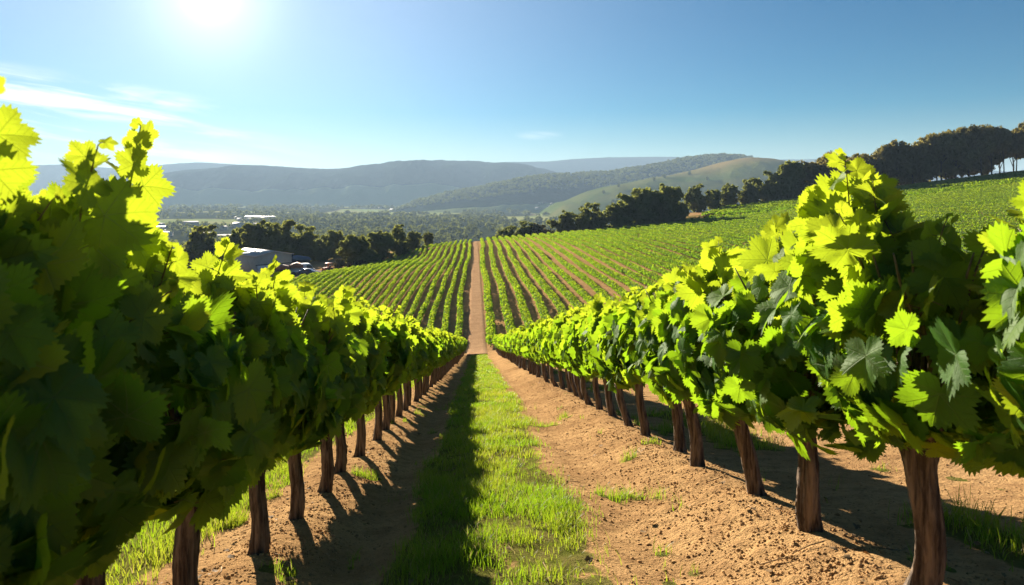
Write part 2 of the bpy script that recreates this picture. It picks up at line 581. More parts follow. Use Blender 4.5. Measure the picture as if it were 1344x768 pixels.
quads = np.stack([idx[:-1, :], idx[:-1, :].take((np.arange(na) + 1) % na, axis=1), idx[1:, :].take((np.arange(na) + 1) % na, axis=1), idx[1:, :]], -1).reshape(-1, 4)[:, ::-1]
x, y = GX.ravel(), GY.ravel()
gmask = grass_mask(x, y)
field_y = (y > 66) & (y < edge_far(x) + 1) & (y > 0)
weeds = field_y * np.clip(0.45 + 1.8 * fbm(x / 9, y / 14, 3, 13), 0, 0.75)
weeds = weeds * np.clip(0.25 + np.maximum(np.abs(x + 30) - 38, 0) / 40, 0.15, 1)
grassy = np.maximum(gmask, weeds)
slope_weeds = sstep(5, 8, np.abs(x)) * (y < 70) * 0.6
grassy = np.maximum(grassy, slope_weeds)
d_edge = y - edge_far(x)
valley_m = sstep(2, 14, d_edge)
yard = np.exp(-(((x + 52) / 20) ** 4 + ((y - 182) / 16) ** 4))
pm = pasture_mask(x, y) * (y > 400)
MASK = np.c_[grassy * (1 - yard), pm * valley_m, np.clip(valley_m * (1 - pm), 0, 1)]
allv = np.c_[x, y, GZ.ravel()]
cen = len(allv)
allv = np.vstack([allv, [[0, 0, H1(0, 0)]]])
MASK = np.vstack([MASK, [[0, 0, 0]]])
tri = np.stack([np.full(na, cen), (np.arange(na) + 1) % na, np.arange(na)], -1)
g = link('ground', make_mesh('ground', allv, [tri, quads], [M_GROUND], None, True, {'mask': MASK}))
tag(g, kind='structure')


# ------------------------------------------------------------------ hills
def hill_material(name, green, gold, wood, wood_amt, scale):
    m, k = mat_new(name)
    P = k.n('ShaderNodeNewGeometry').outputs['Position']
    at = k.n('ShaderNodeAttribute', attribute_name='mask', attribute_type='GEOMETRY').outputs['Vector']
    s = k.n('ShaderNodeSeparateXYZ', {0: at})
    n1 = k.noise(P, scale, 6, 0.62)
    n2 = k.noise(P, scale * 9, 4, 0.6)
    c = k.mix(k.m('ADD', s.outputs[0], k.m('MULTIPLY', k.m('SUBTRACT', n1, 0.5), 0.9), clamp=True), green, gold)
    wm = k.rng(k.m('ADD', s.outputs[1], k.m('MULTIPLY', k.m('SUBTRACT', n1, 0.5), 1.0)), 0.42, 0.58)
    wc = k.mix(n2, tuple(x * 0.45 for x in wood), tuple(x * 1.9 for x in wood))
    c = k.mix(wm, c, wc)
    b = k.n('ShaderNodeBump', {'Height': k.noise(P, scale * 14, 3), 'Strength': wood_amt, 'Distance': 6.0}).outputs[0]
    finish(k, k.n('ShaderNodeBsdfPrincipled', {'Base Color': c, 'Roughness': 0.95, 'Specular IOR Level': 0.0, 'Normal': b}).outputs[0])
    return m


HILLS = {}


def hill(name, prof, ridge, front, back, mat, rough, seed, woodf, goldf, base=-75.0, tree=0.0, power=1.0):
    """a ridge whose crest height follows PROF (px, py at the ridge's distance), with spurs and gullies down its sides"""
    p = np.array(prof, float)
    tx = np.linspace((p[0, 0] - PX0) / F_PX - 0.05, (p[-1, 0] - PX0) / F_PX + 0.05, 420)
    px = tx * F_PX + PX0
    hz = (PY0 - np.interp(px, p[:, 0], p[:, 1])) / F_PX * ridge
    fade = sstep(p[0, 0] - 45, p[0, 0], px) * sstep(p[-1, 0] + 45, p[-1, 0], px)
    hz = base + (hz - base) * fade
    ker = np.exp(-np.linspace(-2, 2, 9) ** 2); ker /= ker.sum()
    hz = np.convolve(np.pad(hz, 4, 'edge'), ker, 'valid')
    t = np.concatenate([np.linspace(-1, 0, 90), np.linspace(0, 1, 40)[1:]])
    T, X = np.meshgrid(t, tx, indexing='ij')
    Y = ridge + np.where(T < 0, T * front, T * back)
    WX = X * ridge
    warp = 0.22 * fbm(WX / (front * 0.5), Y / (front * 0.9), 3, seed)
    prof_t = np.cos(np.clip(np.abs(T) + warp * np.abs(T) * (1 - np.abs(T)) * 4, 0, 1) * np.pi / 2) ** power
    prof_t = np.where(np.abs(T) < 1e-6, 1.0, prof_t)
    Z = base + (hz[None, :] - base) * prof_t
    gl = fbm(WX / (front * 0.16), Y / (front * 0.5), 4, seed + 5)
    Z = Z + rough * gl * np.abs(T) * (1 - np.abs(T)) * 4 + tree * (vnoise(WX / 9.0, Y / 9.0, seed + 8) - 0.3) * (np.abs(T) < 0.7)
    n0, n1 = len(t), len(tx)
    ii = np.arange(n0 * n1).reshape(n0, n1)
    q = np.stack([ii[:-1, :-1], ii[:-1, 1:], ii[1:, 1:], ii[1:, :-1]], -1).reshape(-1, 4)
    msk = np.c_[goldf(px[None, :] + 0 * T, T).ravel(), woodf(px[None, :] + 0 * T, T).ravel(), np.zeros(T.size)]
    o = link(name, make_mesh(name, np.c_[WX.ravel(), Y.ravel(), Z.ravel()], [q], [mat], None, True, {'mask': msk}))
    tag(o, kind='structure')
    HILLS[name] = (WX, Y, Z, T, px)
    return o


M_HILL = hill_material('hill_cover', (0.085, 0.120, 0.030), (0.33, 0.215, 0.085), (0.030, 0.040, 0.020), 0.6, 0.006)
M_HILLW = hill_material('wooded_hill_cover', (0.20, 0.25, 0.085), (0.26, 0.24, 0.11), (0.024, 0.036, 0.020), 0.8, 0.004)
hill('grassy_hill', [(742, 264), (765, 254), (790, 246), (840, 237), (885, 229), (920, 221), (948, 213), (975, 207.5), (1000, 208), (1030, 214), (1080, 226), (1150, 242)],
     2150, 640, 600, M_HILL, 26, 4,
     lambda px, T: np.where(T < -0.75, 0.75, 0.0) * (px < 2000),
     lambda px, T: np.clip(0.1 + sstep(850, 950, px) * sstep(-0.45, -0.1, T) * 0.6, 0, 1))
hill('wooded_ridge', [(560, 262), (600, 252), (640, 244), (680, 236), (715, 231), (760, 229), (800, 226), (850, 219), (885, 211), (915, 206.5), (945, 205), (968, 206), (990, 214), (1040, 228)],
     3000, 700, 600, M_HILLW, 25, 14, lambda px, T: np.where(T > -0.8, 1.1, 0.4), lambda px, T: 0.3 + 0 * T, tree=5.0)
hill('long_hill', [(40, 262), (110, 254), (160, 246), (200, 237), (250, 225), (300, 219.5), (350, 218), (400, 221), (440, 222.5), (480, 218), (530, 213.5), (580, 211), (625, 211.5), (660, 215), (700, 221), (760, 234), (820, 246)],
     4700, 1300, 700, M_HILLW, 110, 24, lambda px, T: np.where(T > -0.72, 1.1, 0.2), lambda px, T: 0.2 + 0 * T, tree=5.0)
hill('far_range', [(-60, 222), (20, 219), (50, 217), (90, 216), (150, 221), (200, 220), (260, 213.5), (300, 215), (340, 219), (420, 222), (600, 217), (660, 213), (720, 212), (760, 208.5), (800, 206.5),
                   (850, 206), (890, 206), (920, 211), (1000, 211), (1060, 209), (1100, 214), (1200, 219), (1320, 225)],
     6500, 1000, 900, M_HILLW, 60, 34, lambda px, T: 1.1 + 0 * T, lambda px, T: 0.2 + 0 * T)


# ------------------------------------------------------------------ grape leaves
def leaf_outline(n, teeth, tooth_amp):
    """closed outline of a palmate, toothed leaf: petiole at the origin, tip at +y"""
    th = np.linspace(-np.pi, np.pi, n, endpoint=False) + np.pi / n
    a = np.abs(th)
    key = np.radians([0, 14, 31, 50, 66, 88, 110, 130, 152, 168, 180])
    rad = [1.0, 0.90, 0.68, 0.90, 0.86, 0.64, 0.76, 0.72, 0.60, 0.42, 0.12]
    r = np.interp(a, key, rad)
    if teeth:
        alt = np.cos(np.arange(n) * np.pi + (np.pi if n // 2 % 2 else 0))
        r = r * (1 + tooth_amp * alt * np.clip((np.pi - a) * 2, 0, 1) * (0.7 + 0.6 * hash2(np.arange(n), np.arange(n), 3)))
    return np.c_[r * np.sin(th), r * np.cos(th)]


def leaf_template(lod):
    if lod == 0:
        o = leaf_outline(76, 1, 0.075); rings = (0.36, 0.70, 1.0)
    elif lod == 1:
        o = leaf_outline(26, 1, 0.10); rings = (1.0,)
    else:
        o = np.array([[0, 1.0], [-.66, .55], [-.80, -.05], [-.42, -.55], [.42, -.55], [.80, -.05], [.66, .55]]); rings = (1.0,)
    n = len(o)
    v = [np.zeros((1, 2))]
    f3, f4 = [], []
    for k_, s in enumerate(rings):
        v.append(o * s)
    i = np.arange(n); j = (i + 1) % n
    f3 = np.stack([np.zeros(n, int), 1 + j, 1 + i], -1)
    for k_ in range(len(rings) - 1):
        a, b = 1 + k_ * n, 1 + (k_ + 1) * n
        f4.append(np.stack([a + i, a + j, b + j, b + i], -1))
    f4 = np.concatenate(f4) if f4 else np.zeros((0, 4), int)
    return np.concatenate(v), f3, f4


TEMPL = [leaf_template(i) for i in range(3)]


def leaf_cloud(pos, nrm, tip, size, young, lod, r):
    """many bent leaves: vertices, triangles, quads and the lc attribute"""
    t2, f3, f4 = TEMPL[lod]
    N, V = len(pos), len(t2)
    nrm = unit(nrm)
    tip = unit(tip - nrm * (tip * nrm).sum(-1, keepdims=True))
    sx_ = np.cross(tip, nrm)
    fold = r.normal(0.16, 0.16, (N, 1)); droop = r.normal(0.28, 0.16, (N, 1)); rip = r.normal(0.0, 0.055, (N, 1)); ph = r.uniform(0, 6.28, (N, 1))
    tw = r.normal(0, 0.20, (N, 1))
    lx, ly = t2[:, 0][None], t2[:, 1][None]
    rad = np.sqrt(lx ** 2 + ly ** 2); an = np.arctan2(lx, ly)
    lz = fold * np.abs(lx) - droop * ly * np.abs(ly) - 0.18 * lx ** 2 + rip * np.sin(an * 5 + ph) * rad + tw * lx * ly
    asp = r.uniform(0.92, 1.14, (N, 1))
    S = size[:, None, None]
    v = pos[:, None, :] + S * ((lx * asp)[..., None] * sx_[:, None, :] + (ly + 0 * fold)[..., None] * tip[:, None, :] + lz[..., None] * nrm[:, None, :])
    off = (np.arange(N) * V)[:, None, None]
    a = np.stack([np.broadcast_to(lx, (N, V)), np.broadcast_to(ly, (N, V)), np.broadcast_to(young[:, None], (N, V))], -1)
    return v.reshape(-1, 3), (f3[None] + off).reshape(-1, 3), (f4[None] + off).reshape(-1, 4) if len(f4) else np.zeros((0, 4), int), a.reshape(-1, 3)


Z0, Z1 = 0.61, 1.38          # canopy bottom and top above the berm


def canopy(lod, r, n, hw=0.34, hl=0.50, smin=0.065, smax_=0.148, z0=Z0, z1=Z1):
    """leaf positions over the shell of a hedge-like canopy; local y runs along the row"""
    th = r.uniform(0, 2 * np.pi, n)
    rad = 1 - np.abs(r.normal(0, 0.17, n))
    deep = r.random(n) < 0.18
    rad = np.where(deep, r.uniform(0.3, 0.8, n), rad)
    ex = 0.72
    cx = np.sign(np.cos(th)) * np.abs(np.cos(th)) ** ex
    cz = np.sign(np.sin(th)) * np.abs(np.sin(th)) ** ex
    yv = np.clip(r.normal(0, 0.5, n), -1, 1) * hl + r.uniform(-0.12, 0.12, n)
    endf = np.clip(1 - (np.abs(yv) / (hl + 0.22)) ** 3, 0.2, 1)
    ph = r.uniform(0, 6.28, 4)
    bul = 1 + 0.13 * np.sin(3 * th + ph[0]) + 0.12 * np.sin(2 * th + yv * 6 + ph[1])
    zc, hh = (z0 + z1) / 2, (z1 - z0) / 2
    X = hw * rad * cx * bul * (0.8 + 0.2 * endf) * (1 - 0.40 * sstep(0.0, 1.0, cz)) * np.where(cz < -0.3, 0.78, 1)
    Z = zc + hh * rad * cz * (0.62 + 0.38 * endf) + 0.06 * np.sin(yv * 5 + ph[2])
    pos = np.c_[X, yv, Z]
    out = np.c_[cx / hw, yv * 0.9, cz / hh * 0.8]
    out = unit(out)
    top = sstep(0.35, 0.9, cz * rad)
    nrm = unit(out + np.c_[np.zeros(n), np.zeros(n), 0.30 + 0.25 * top] + r.normal(0, 0.42, (n, 3)))
    up = (r.random(n) < 0.72) * sstep(0.1, 0.6, cz * rad)
    side_ = np.c_[r.normal(0, 0.55, n), np.sign(r.normal(0, 1, n)) * r.uniform(0.5, 1.0, n), r.normal(0.1, 0.3, n)]
    nrm = unit(nrm * (1 - up[:, None]) + unit(side_) * up[:, None])
    tip = np.c_[cx * 0.5, yv * 0.4, -0.85 + 1.0 * top + 0.9 * up] + r.normal(0, 0.45, (n, 3))
    size = r.uniform(smin, smax_, n) * (1 - 0.22 * top)
    young = np.clip(0.13 + 0.72 * top + r.normal(0, 0.19, n), 0, 1)
    return pos, nrm, tip, size, young


def foliage_mesh(name, lod, seed, n, **kw):
    r = np.random.default_rng(seed)
    pos, nrm, tip, size, young = canopy(lod, r, n, **kw)
    v, f3, f4, a = leaf_cloud(pos, nrm, tip, size, young, lod, r)
    mb = MB()
    mb.add(v, [f3, f4], 0, a)
    if lod == 0:      # petioles and woody canes inside the canopy
        for i in range(16):
            yb = r.uniform(-0.35, 0.35)
            x1 = r.uniform(-0.25, 0.25)
            pts = np.array([[0, yb * 0.3, Z0 + 0.03], [x1 * 0.4, yb * 0.8, Z0 + 0.35], [x1, yb, Z0 + 0.65], [x1 * 1.2, yb * 1.15, Z1 - 0.02]])
            mb.tube(pts, [0.009, 0.007, 0.0055, 0.003], 6, 1)
        back = pos - unit(tip) * 0.0
        for i in range(0, n, 2):
            c = np.array([pos[i, 0] * 0.55, pos[i, 1] * 0.9, pos[i, 2] - 0.03])
            d = pos[i] - c
            mb.tube(np.array([pos[i] - d * min(1, 0.08 / max(np.linalg.norm(d), .02)), pos[i] - d * 0.02, pos[i]]), [0.0016, 0.0014, 0.0012], 4, 1, cap=False)
    return mb.mesh(name, [M_LEAF if lod == 0 else M_LEAF_FAR, M_CANE], True, 'lc')


def shoot_mesh(name, lod, seed, length=0.42, lean=(0.05, 0.0), big=1.0):
    """a cane growing out of the canopy with leaves getting smaller towards the tip; base at the origin"""
    r = np.random.default_rng(seed)
    s = np.linspace(0, 1, 9)
    cx, cy_ = r.normal(0, 0.05), r.normal(0, 0.05)
    pts = np.c_[lean[0] * s * length * 2 + cx * s ** 2, lean[1] * s * length * 2 + cy_ * s ** 2, s * length]
    mb = MB()
    mb.tube(pts, np.linspace(0.0048, 0.0018, 9), 6 if lod == 0 else 4, 1)
    n = max(7, int(length / 0.036))
    u = np.linspace(0.05, 1.0, n)
    p0 = np.stack([np.interp(u, s, pts[:, i]) for i in range(3)], -1)
    azi = np.arange(n) * 2.6 + r.uniform(0, 6) + r.normal(0, 0.4, n)
    outd = np.c_[np.cos(azi), np.sin(azi), np.full(n, 0.35)]
    size = (0.100 * (1 - u) ** 0.7 + 0.030) * r.uniform(0.85, 1.15, n) * big
    pet = size * 0.55
    p1 = p0 + unit(outd) * pet[:, None]
    nrm = np.c_[r.normal(0, 0.5, n) - np.sin(azi) * 0.3, np.sign(r.normal(0, 1, n)) * 0.7, np.full(n, 0.35)] + r.normal(0, 0.35, (n, 3))
    tip = np.c_[np.cos(azi), np.sin(azi) * 0.6, 0.15 + 0.9 * (u - 0.35)] + r.normal(0, 0.2, (n, 3))
    v, f3, f4, a = leaf_cloud(p1, nrm, tip, size, np.clip(0.62 + 0.4 * u, 0, 1), lod, r)
    mb.add(v, [f3, f4], 0, a)
    if lod == 0:
        for i in range(n):
            mb.tube(np.array([p0[i], (p0[i] + p1[i]) / 2 + [0, 0, 0.004], p1[i]]), [0.0016, 0.0013, 0.0011], 4, 1, cap=False)
    return mb.mesh(name, [M_LEAF if lod == 0 else M_LEAF_FAR, M_CANE], True, 'lc')


def trunk_mesh(name, seed, lod, rb=0.058, lean=(0.0, 0.0), fork=False, h=None):
    r = np.random.default_rng(seed)
    n, m = ((40, 44) if lod == 0 else (12, 9) if lod == 1 else (7, 4))
    h = h or (Z0 + 0.10)
    s = np.linspace(0, 1, m)
    bx, by = r.normal(0, 0.028, 2)
    px_ = -lean[0] * (1 - s) + bx * np.sin(s * 3.1) + 0.011 * np.sin(s * 8 + r.uniform(0, 6))
    py_ = -lean[1] * (1 - s) + by * np.sin(s * 3.1)
    pts = np.c_[px_, py_, -0.06 + s * (h + 0.06)]
    rad = 0.86 * rb * (1 + 0.42 * np.exp(-s / 0.08) - 0.06 * np.sin(s * 3.1) + (0.62 if fork else 0.30) * sstep(0.68, 1.0, s))
    p1, p2, p3 = r.uniform(0, 6.28, 3)
    rid = np.random.default_rng(seed + 1).normal(0, 1, (m + 6, n))
    rid = (rid[:m] + rid[1:m + 1] + rid[2:m + 2] + rid[3:m + 3] + rid[4:m + 4] + rid[5:m + 5]) / 6

    def bump(th, t):
        b = 0.07 * np.sin(3 * th + p1 + 1.3 * t) + 0.05 * np.sin(5 * th + p2 - 2 * t) + 0.04 * np.sin(2 * th + p3 + 7 * t)
        if lod == 0:
            b = b + 0.15 * rid + 0.03 * np.sin(11 * th + 2 * t + p2)
        return b
    mb = MB()
    mb.tube(pts, rad, n, 0, bump=bump)
    if lod < 2:
        top = pts[-1]
        for i in range(3 if fork else 2):
            sg = (-1, 1, 0)[i]
            d = np.array([sg * 0.085 * (1 if fork else .35) + r.normal(0, .02), sg * 0.13 + r.normal(0, .03), 0.16])
            q = np.array([top - [0, 0, 0.07], top + d * 0.35, top + d, top + d * 1.7 + [0, 0, 0.03]])
            mb.tube(q, np.array([0.75, 0.58, 0.40, 0.20]) * rb * (1.25 if fork else 1.0), 14 if lod == 0 else 7, 0,
                    bump=(lambda th, t: 0.10 * np.sin(3 * th + p1) + 0.06 * np.sin(7 * th + p2 + 4 * t)))
    return mb.mesh(name, [M_BARK], True)


ORD = ['first', 'second', 'third', 'fourth', 'fifth', 'sixth', 'seventh', 'eighth', 'ninth', 'tenth', 'eleventh', 'twelfth', 'thirteenth', 'fourteenth',
       'fifteenth', 'sixteenth', 'seventeenth', 'eighteenth', 'nineteenth', 'twentieth', 'twenty-first', 'twenty-second', 'twenty-third', 'twenty-fourth']

MID_F = [foliage_mesh('foliage', 1, 300 + i, 400) for i in range(6)]
LOW_F = [foliage_mesh('foliage', 2, 400 + i, 360, smin=0.08, smax_=0.135) for i in range(6)]
MID_S = [shoot_mesh('shoot', 1, 320 + i, 0.22 + 0.07 * (i % 4), (0.1 * (i % 3 - 1), 0.05)) for i in range(6)]
LOW_S = [shoot_mesh('shoot', 2, 340 + i, 0.2 + 0.05 * (i % 3)) for i in range(3)]
MID_T = [trunk_mesh('trunk', 500 + i, 1) for i in range(5)]
LOW_T = [trunk_mesh('trunk', 520 + i, 2) for i in range(3)]
MID_TR = [trunk_mesh('trunk', 540 + i, 1, 0.055, (-0.09 - 0.015 * i, 0.05)) for i in range(4)]

NEAR_Z = {'right': [1.62, 2.82, 3.82, 4.78, 5.77, 6.65, 7.76, 8.68, 9.61],
          'left': [1.45, 2.30, 3.19, 4.11, 4.90, 5.88, 6.70, 7.70, 8.86, 9.90]}
# near vines whose look sets them apart; (label, canopy options, shoots (dx, dy, length, lean x, lean y), trunk options)
LOOK = {
    ('right', 0): ('grapevine cut off by the right edge, big sunlit leaves and no visible trunk', dict(hw=0.36), [(0.05, 0.10, 0.22, 0.1, 0)], {}),
    ('right', 1): ('grapevine with the thickest forked trunk, nearest whole trunk of the right row', dict(hw=0.42, z0=0.70, z1=1.32),
                   [(-0.14, 0.20, 0.44, 0.02, 0.05), (-0.10, 0.05, 0.34, -0.05, 0.0), (-0.2, 0.28, 0.30, -0.1, 0), (0.18, -0.25, 0.28, 0.1, 0), (-0.25, -0.1, 0.22, -0.25, -0.1)], dict(rb=0.060, fork=True, lean=(-0.02, 0.0))),
    ('right', 2): ('right-row grapevine with broad pale leaves hanging low, next behind the thick forked trunk', dict(hw=0.38, z0=0.60, z1=1.28),
                   [(-0.06, 0.10, 0.34, 0.1, 0), (0.1, -0.2, 0.26, 0, 0)], dict(rb=0.060, lean=(-0.06, 0.03))),
    ('right', 3): ('right-row grapevine on a clearly slanting trunk, third counted from the thick forked trunk', dict(hw=0.36, z1=1.30),
                   [(-0.02, 0.12, 0.36, -0.1, 0), (0.1, -0.2, 0.2, 0.1, 0)], dict(rb=0.058, lean=(-0.15, 0.06))),
    ('left', 0): ('dark out-of-focus grapevine nearest the lens at the left edge of the photo', dict(hw=0.42, z1=1.60),
                  [(-0.1, -0.3, 0.5, 0.0, 0.05), (0.2, 0.4, 0.34, 0.1, 0.0), (0.02, 0.25, 0.46, -0.05, 0.0), (0.1, -0.1, 0.40, 0.0, 0.0), (0.12, 0.05, 0.44, 0.1, 0.1)], {}),
    ('left', 1): ('left-row grapevine with one tall curving shoot reaching into the sky', dict(hw=0.40, z1=1.34),
                  [(-0.02, 0.15, 0.62, 0.12, 0.02), (0.1, -0.2, 0.26, 0.1, 0)], dict(rb=0.060)),
    ('left', 2): ('left-row grapevine whose dark trunk stands at the bottom edge, foliage in deep shade', dict(hw=0.38, z0=0.62),
                  [(0.0, 0.15, 0.34, 0.08, 0), (0.1, -0.3, 0.24, 0, 0)], dict(rb=0.058)),
    ('left', 3): ('left-row grapevine with reddish lit trunk and leaves almost hiding its upper half', dict(hw=0.36, z0=0.60),
                  [(0.05, 0.0, 0.38, 0.1, 0.05), (-0.1, 0.3, 0.2, 0, 0)], dict(rb=0.056)),
    ('left', 4): ('left-row grapevine with slim straight trunk just before the forked one', dict(hw=0.34), [(0.0, 0.1, 0.30, 0, 0), (0.1, -.2, .22, .1, 0)], dict(rb=0.052)),
    ('left', 5): ('left-row grapevine whose trunk forks into a Y below the leaves', dict(hw=0.34), [(0.0, 0.1, 0.32, 0.1, 0)], dict(rb=0.055, fork=True, lean=(0.0, 0.06))),
}
COUNTED = 20


def ground_z(x, y):
    return H1(x, y)


def build_row(sidew, X, label_word):
    zs = list(NEAR_Z[sidew])
    r = np.random.default_rng(61 if sidew == 'left' else 62)
    while zs[-1] < 63.0:
        zs.append(zs[-1] + r.uniform(0.86, 1.0))
    for i, Z in enumerate(zs):
        xo = X + r.normal(0, 0.025) * (i > 3)
        loc = (xo, Z, ground_z(xo, Z))
        if (sidew, i) in LOOK:
            lab = LOOK[(sidew, i)][0]
        elif i < COUNTED:
            lab = f'{label_word}-row grapevine on a brown trunk, {ORD[i]} along the row from the near end'
        else:
            lab = f'small distant grapevine packed together in the lower end of the {label_word} row'
        root = empty('grapevine', loc, 0.0, lab, 'grapevine', f'grapevines of the {label_word} row')
        flip = math.pi if r.random() < 0.5 else 0.0
        sc_ = r.uniform(0.90, 1.08)
        if Z < 7.2:
            _, kw, shoots, tk = LOOK.get((sidew, i), ('', dict(hw=0.35), [(0.0, 0.1, 0.28, 0.1, 0), (0.08, -0.25, 0.22, 0, 0)], dict(rb=0.055, lean=(-0.1, 0.04) if sidew == 'right' else (0, 0))))
            nl = 370
            link('foliage', foliage_mesh('foliage', 0, 152 + i * 7 + (0 if sidew == 'left' else 3), nl, **kw), root)
            link('trunk', trunk_mesh('trunk', 200 + i * 5 + (0 if sidew == 'left' else 2), 0, **tk), root)
            for j, (dx, dy, ln, lx, ly) in enumerate(shoots):
                link('shoot', shoot_mesh('shoot', 0, 700 + i * 11 + j + (0 if sidew == 'left' else 90), ln, (lx, ly), (1.1 if sidew == 'left' else 1.4) if j == 0 else 1.15), root, (dx, dy, Z1 - 0.10))
            for j in range(5):      # short shoots that break the top line
                ln = r.uniform(0.14, 0.26)
                link('shoot', shoot_mesh('shoot', 0, 900 + i * 11 + j + (0 if sidew == 'left' else 90), ln, (r.normal(0, .2), r.normal(0, .15))), root,
                     (r.uniform(-0.24, 0.24), -0.45 + 0.22 * j, Z1 - r.uniform(0.08, 0.16)))
        elif Z < 20:
            o = link('foliage', MID_F[r.integers(6)], root); o.rotation_euler = (0, 0, flip); o.scale = (r.uniform(0.9, 1.08), r.uniform(0.9, 1.0), sc_)
            link('trunk', (MID_TR[r.integers(4)] if sidew == 'right' else MID_T[r.integers(5)]), root)
            for j in range(5):
                o = link('shoot', MID_S[r.integers(6)], root, (r.uniform(-0.18, 0.18), r.uniform(-0.45, 0.45), (Z1 - 0.12) * sc_))
                o.rotation_euler = (0, 0, r.uniform(0, 6.28)); o.scale = (r.uniform(0.6, 1.0),) * 3
        else:
            o = link('foliage', LOW_F[r.integers(6)], root); o.rotation_euler = (0, 0, flip); o.scale = (0.98, 1.0, sc_)
            link('trunk', LOW_T[r.integers(3)], root)
            if Z < 34:
                for j in range(2):
                    o = link('shoot', LOW_S[r.integers(3)], root, (r.uniform(-0.15, 0.15), r.uniform(-0.4, 0.4), (Z1 - 0.12) * sc_))
                    o.rotation_euler = (0, 0, r.uniform(0, 6.28))


build_row('left', XL, 'left')
build_row('right', XR, 'right')


# ------------------------------------------------------------------ vine rows of the far field
def left_edge(x):
    return np.interp(x, [-80, -60, -42, -33, -24.6, -13, -9], [90, 118, 141, 166, 185, 226, 232])


def row_mesh(name, xr, y0, y1, seed):
    r = np.random.default_rng(seed)
    L = y1 - y0
    dens = np.interp(np.arange(y0, y1, 1.0), [66, 110, 170, 300], [125, 95, 70, 50])
    n = int(dens.sum())
    yv = np.interp(np.sort(r.random(n)) * dens.sum(), np.concatenate([[0], np.cumsum(dens)]), np.concatenate([np.arange(y0, y1, 1.0), [y1]]))
    wob = 0.22 * np.sin(yv / 17 + seed * 0.13) + 0.1 * np.sin(yv / 6.1 + seed)
    clump = 0.5 + 0.5 * np.cos(yv * 2 * np.pi / 1.25 + seed)
    keep = (r.random(n) < 0.72 + 0.28 * clump) | (xr > 30)
    gap = vnoise(yv / 2.0, np.full(n, seed * 3.3), 77) < 0.07
    keep &= ~gap
    yv, wob, clump = yv[keep], wob[keep], clump[keep]; n = len(yv)
    th = r.uniform(0, 2 * np.pi, n)
    rad = np.sqrt(r.uniform(0.25, 1, n)) * (0.86 + 0.22 * clump)
    hgt = (0.72 if xr < 0 else 0.90) + 0.45 * fbm(yv / 3.0, np.full(n, seed * 1.7), 2, 5)
    X = xr + wob + (0.34 if xr < 0 else 0.46 if xr < 12 else 0.36) * rad * np.cos(th)
    Zr = 0.25 + hgt * (0.5 + 0.5 * rad * np.sin(th))
    gz = H(X, yv)
    pos = np.c_[X, yv, gz + Zr]
    nrm = np.c_[np.cos(th), r.normal(0, 0.4, n), np.sin(th) + 0.4] + r.normal(0, 0.5, (n, 3))
    tip = r.normal(0, 1, (n, 3))
    size = r.uniform(0.085, 0.15, n) * np.interp(yv, [70, 250], [0.92, 1.1])
    top = sstep(0.2, 0.95, np.sin(th))
    v, f3, f4, a = leaf_cloud(pos, nrm, tip, size, np.clip(0.12 + 0.5 * top + 0.5 * fbm(X / 14, yv / 20, 3, 123) + r.normal(0, 0.12, n), 0, 1), 2, r)
    mb = MB()
    mb.add(v, [f3], 0, a)
    if y0 < 120:
        for yt in np.arange(y0 + 0.6, min(y1, 125), 1.25):
            xx = xr + 0.22 * math.sin(yt / 17 + seed * 0.13) + 0.1 * math.sin(yt / 6.1 + seed)
            zz = H1(xx, yt)
            mb.tube(np.array([[xx, yt, zz - 0.1], [xx, yt, zz + 0.5]]), [0.05, 0.05], 5, 1)
    return mb.mesh(name, [M_LEAF_FAR, M_BARK], True, 'lc')


def place_rows():
    SP = 1.5
    for i in range(33):
        xr = -2.15 - i * SP
        y1 = float(left_edge(xr)) - 1.0
        y0 = 69.0 + 2.0 * (i % 3 == 1)
        if i == 0:
            y0 = 66.5
        if y1 - y0 < 8:
            continue
        o = link('vine_row', row_mesh('vine_row', xr, y0, y1, 1000 + i))
        if i < 16:
            lab = 'row of vines on the far slope, ' + (f'{ORD[i]} to the left of the dirt track' if i else 'bordering the left side of the dirt track')
        else:
            lab = 'vine row far out on the left slope, running down towards the warehouse'
        tag(o, lab, 'vine row', 'vine rows left of the dirt track')
    SP = 2.0
    j = 0
    xr = 1.15
    while xr < 176:
        y0 = max(67.0, xr / 0.86)
        y1 = 231.0 if xr < 66 else 238.0
        if xr > 66:
            y1 = 233 + 0 * xr
        if y1 - y0 > 8:
            o = link('vine_row', row_mesh('vine_row', xr, y0, y1, 2000 + j))
            if j < 16:
                lab = 'row of vines on the far slope, ' + (f'{ORD[j]} to the right of the dirt track' if j else 'bordering the right side of the dirt track')
            else:
                lab = 'vine row on the rising right-hand slope, one of many fanning out from the track'
            tag(o, lab, 'vine row', 'vine rows right of the dirt track')
        j += 1
        xr += 2.0 if xr < 12 else 2.35 if xr < 32 else 3.0


place_rows()


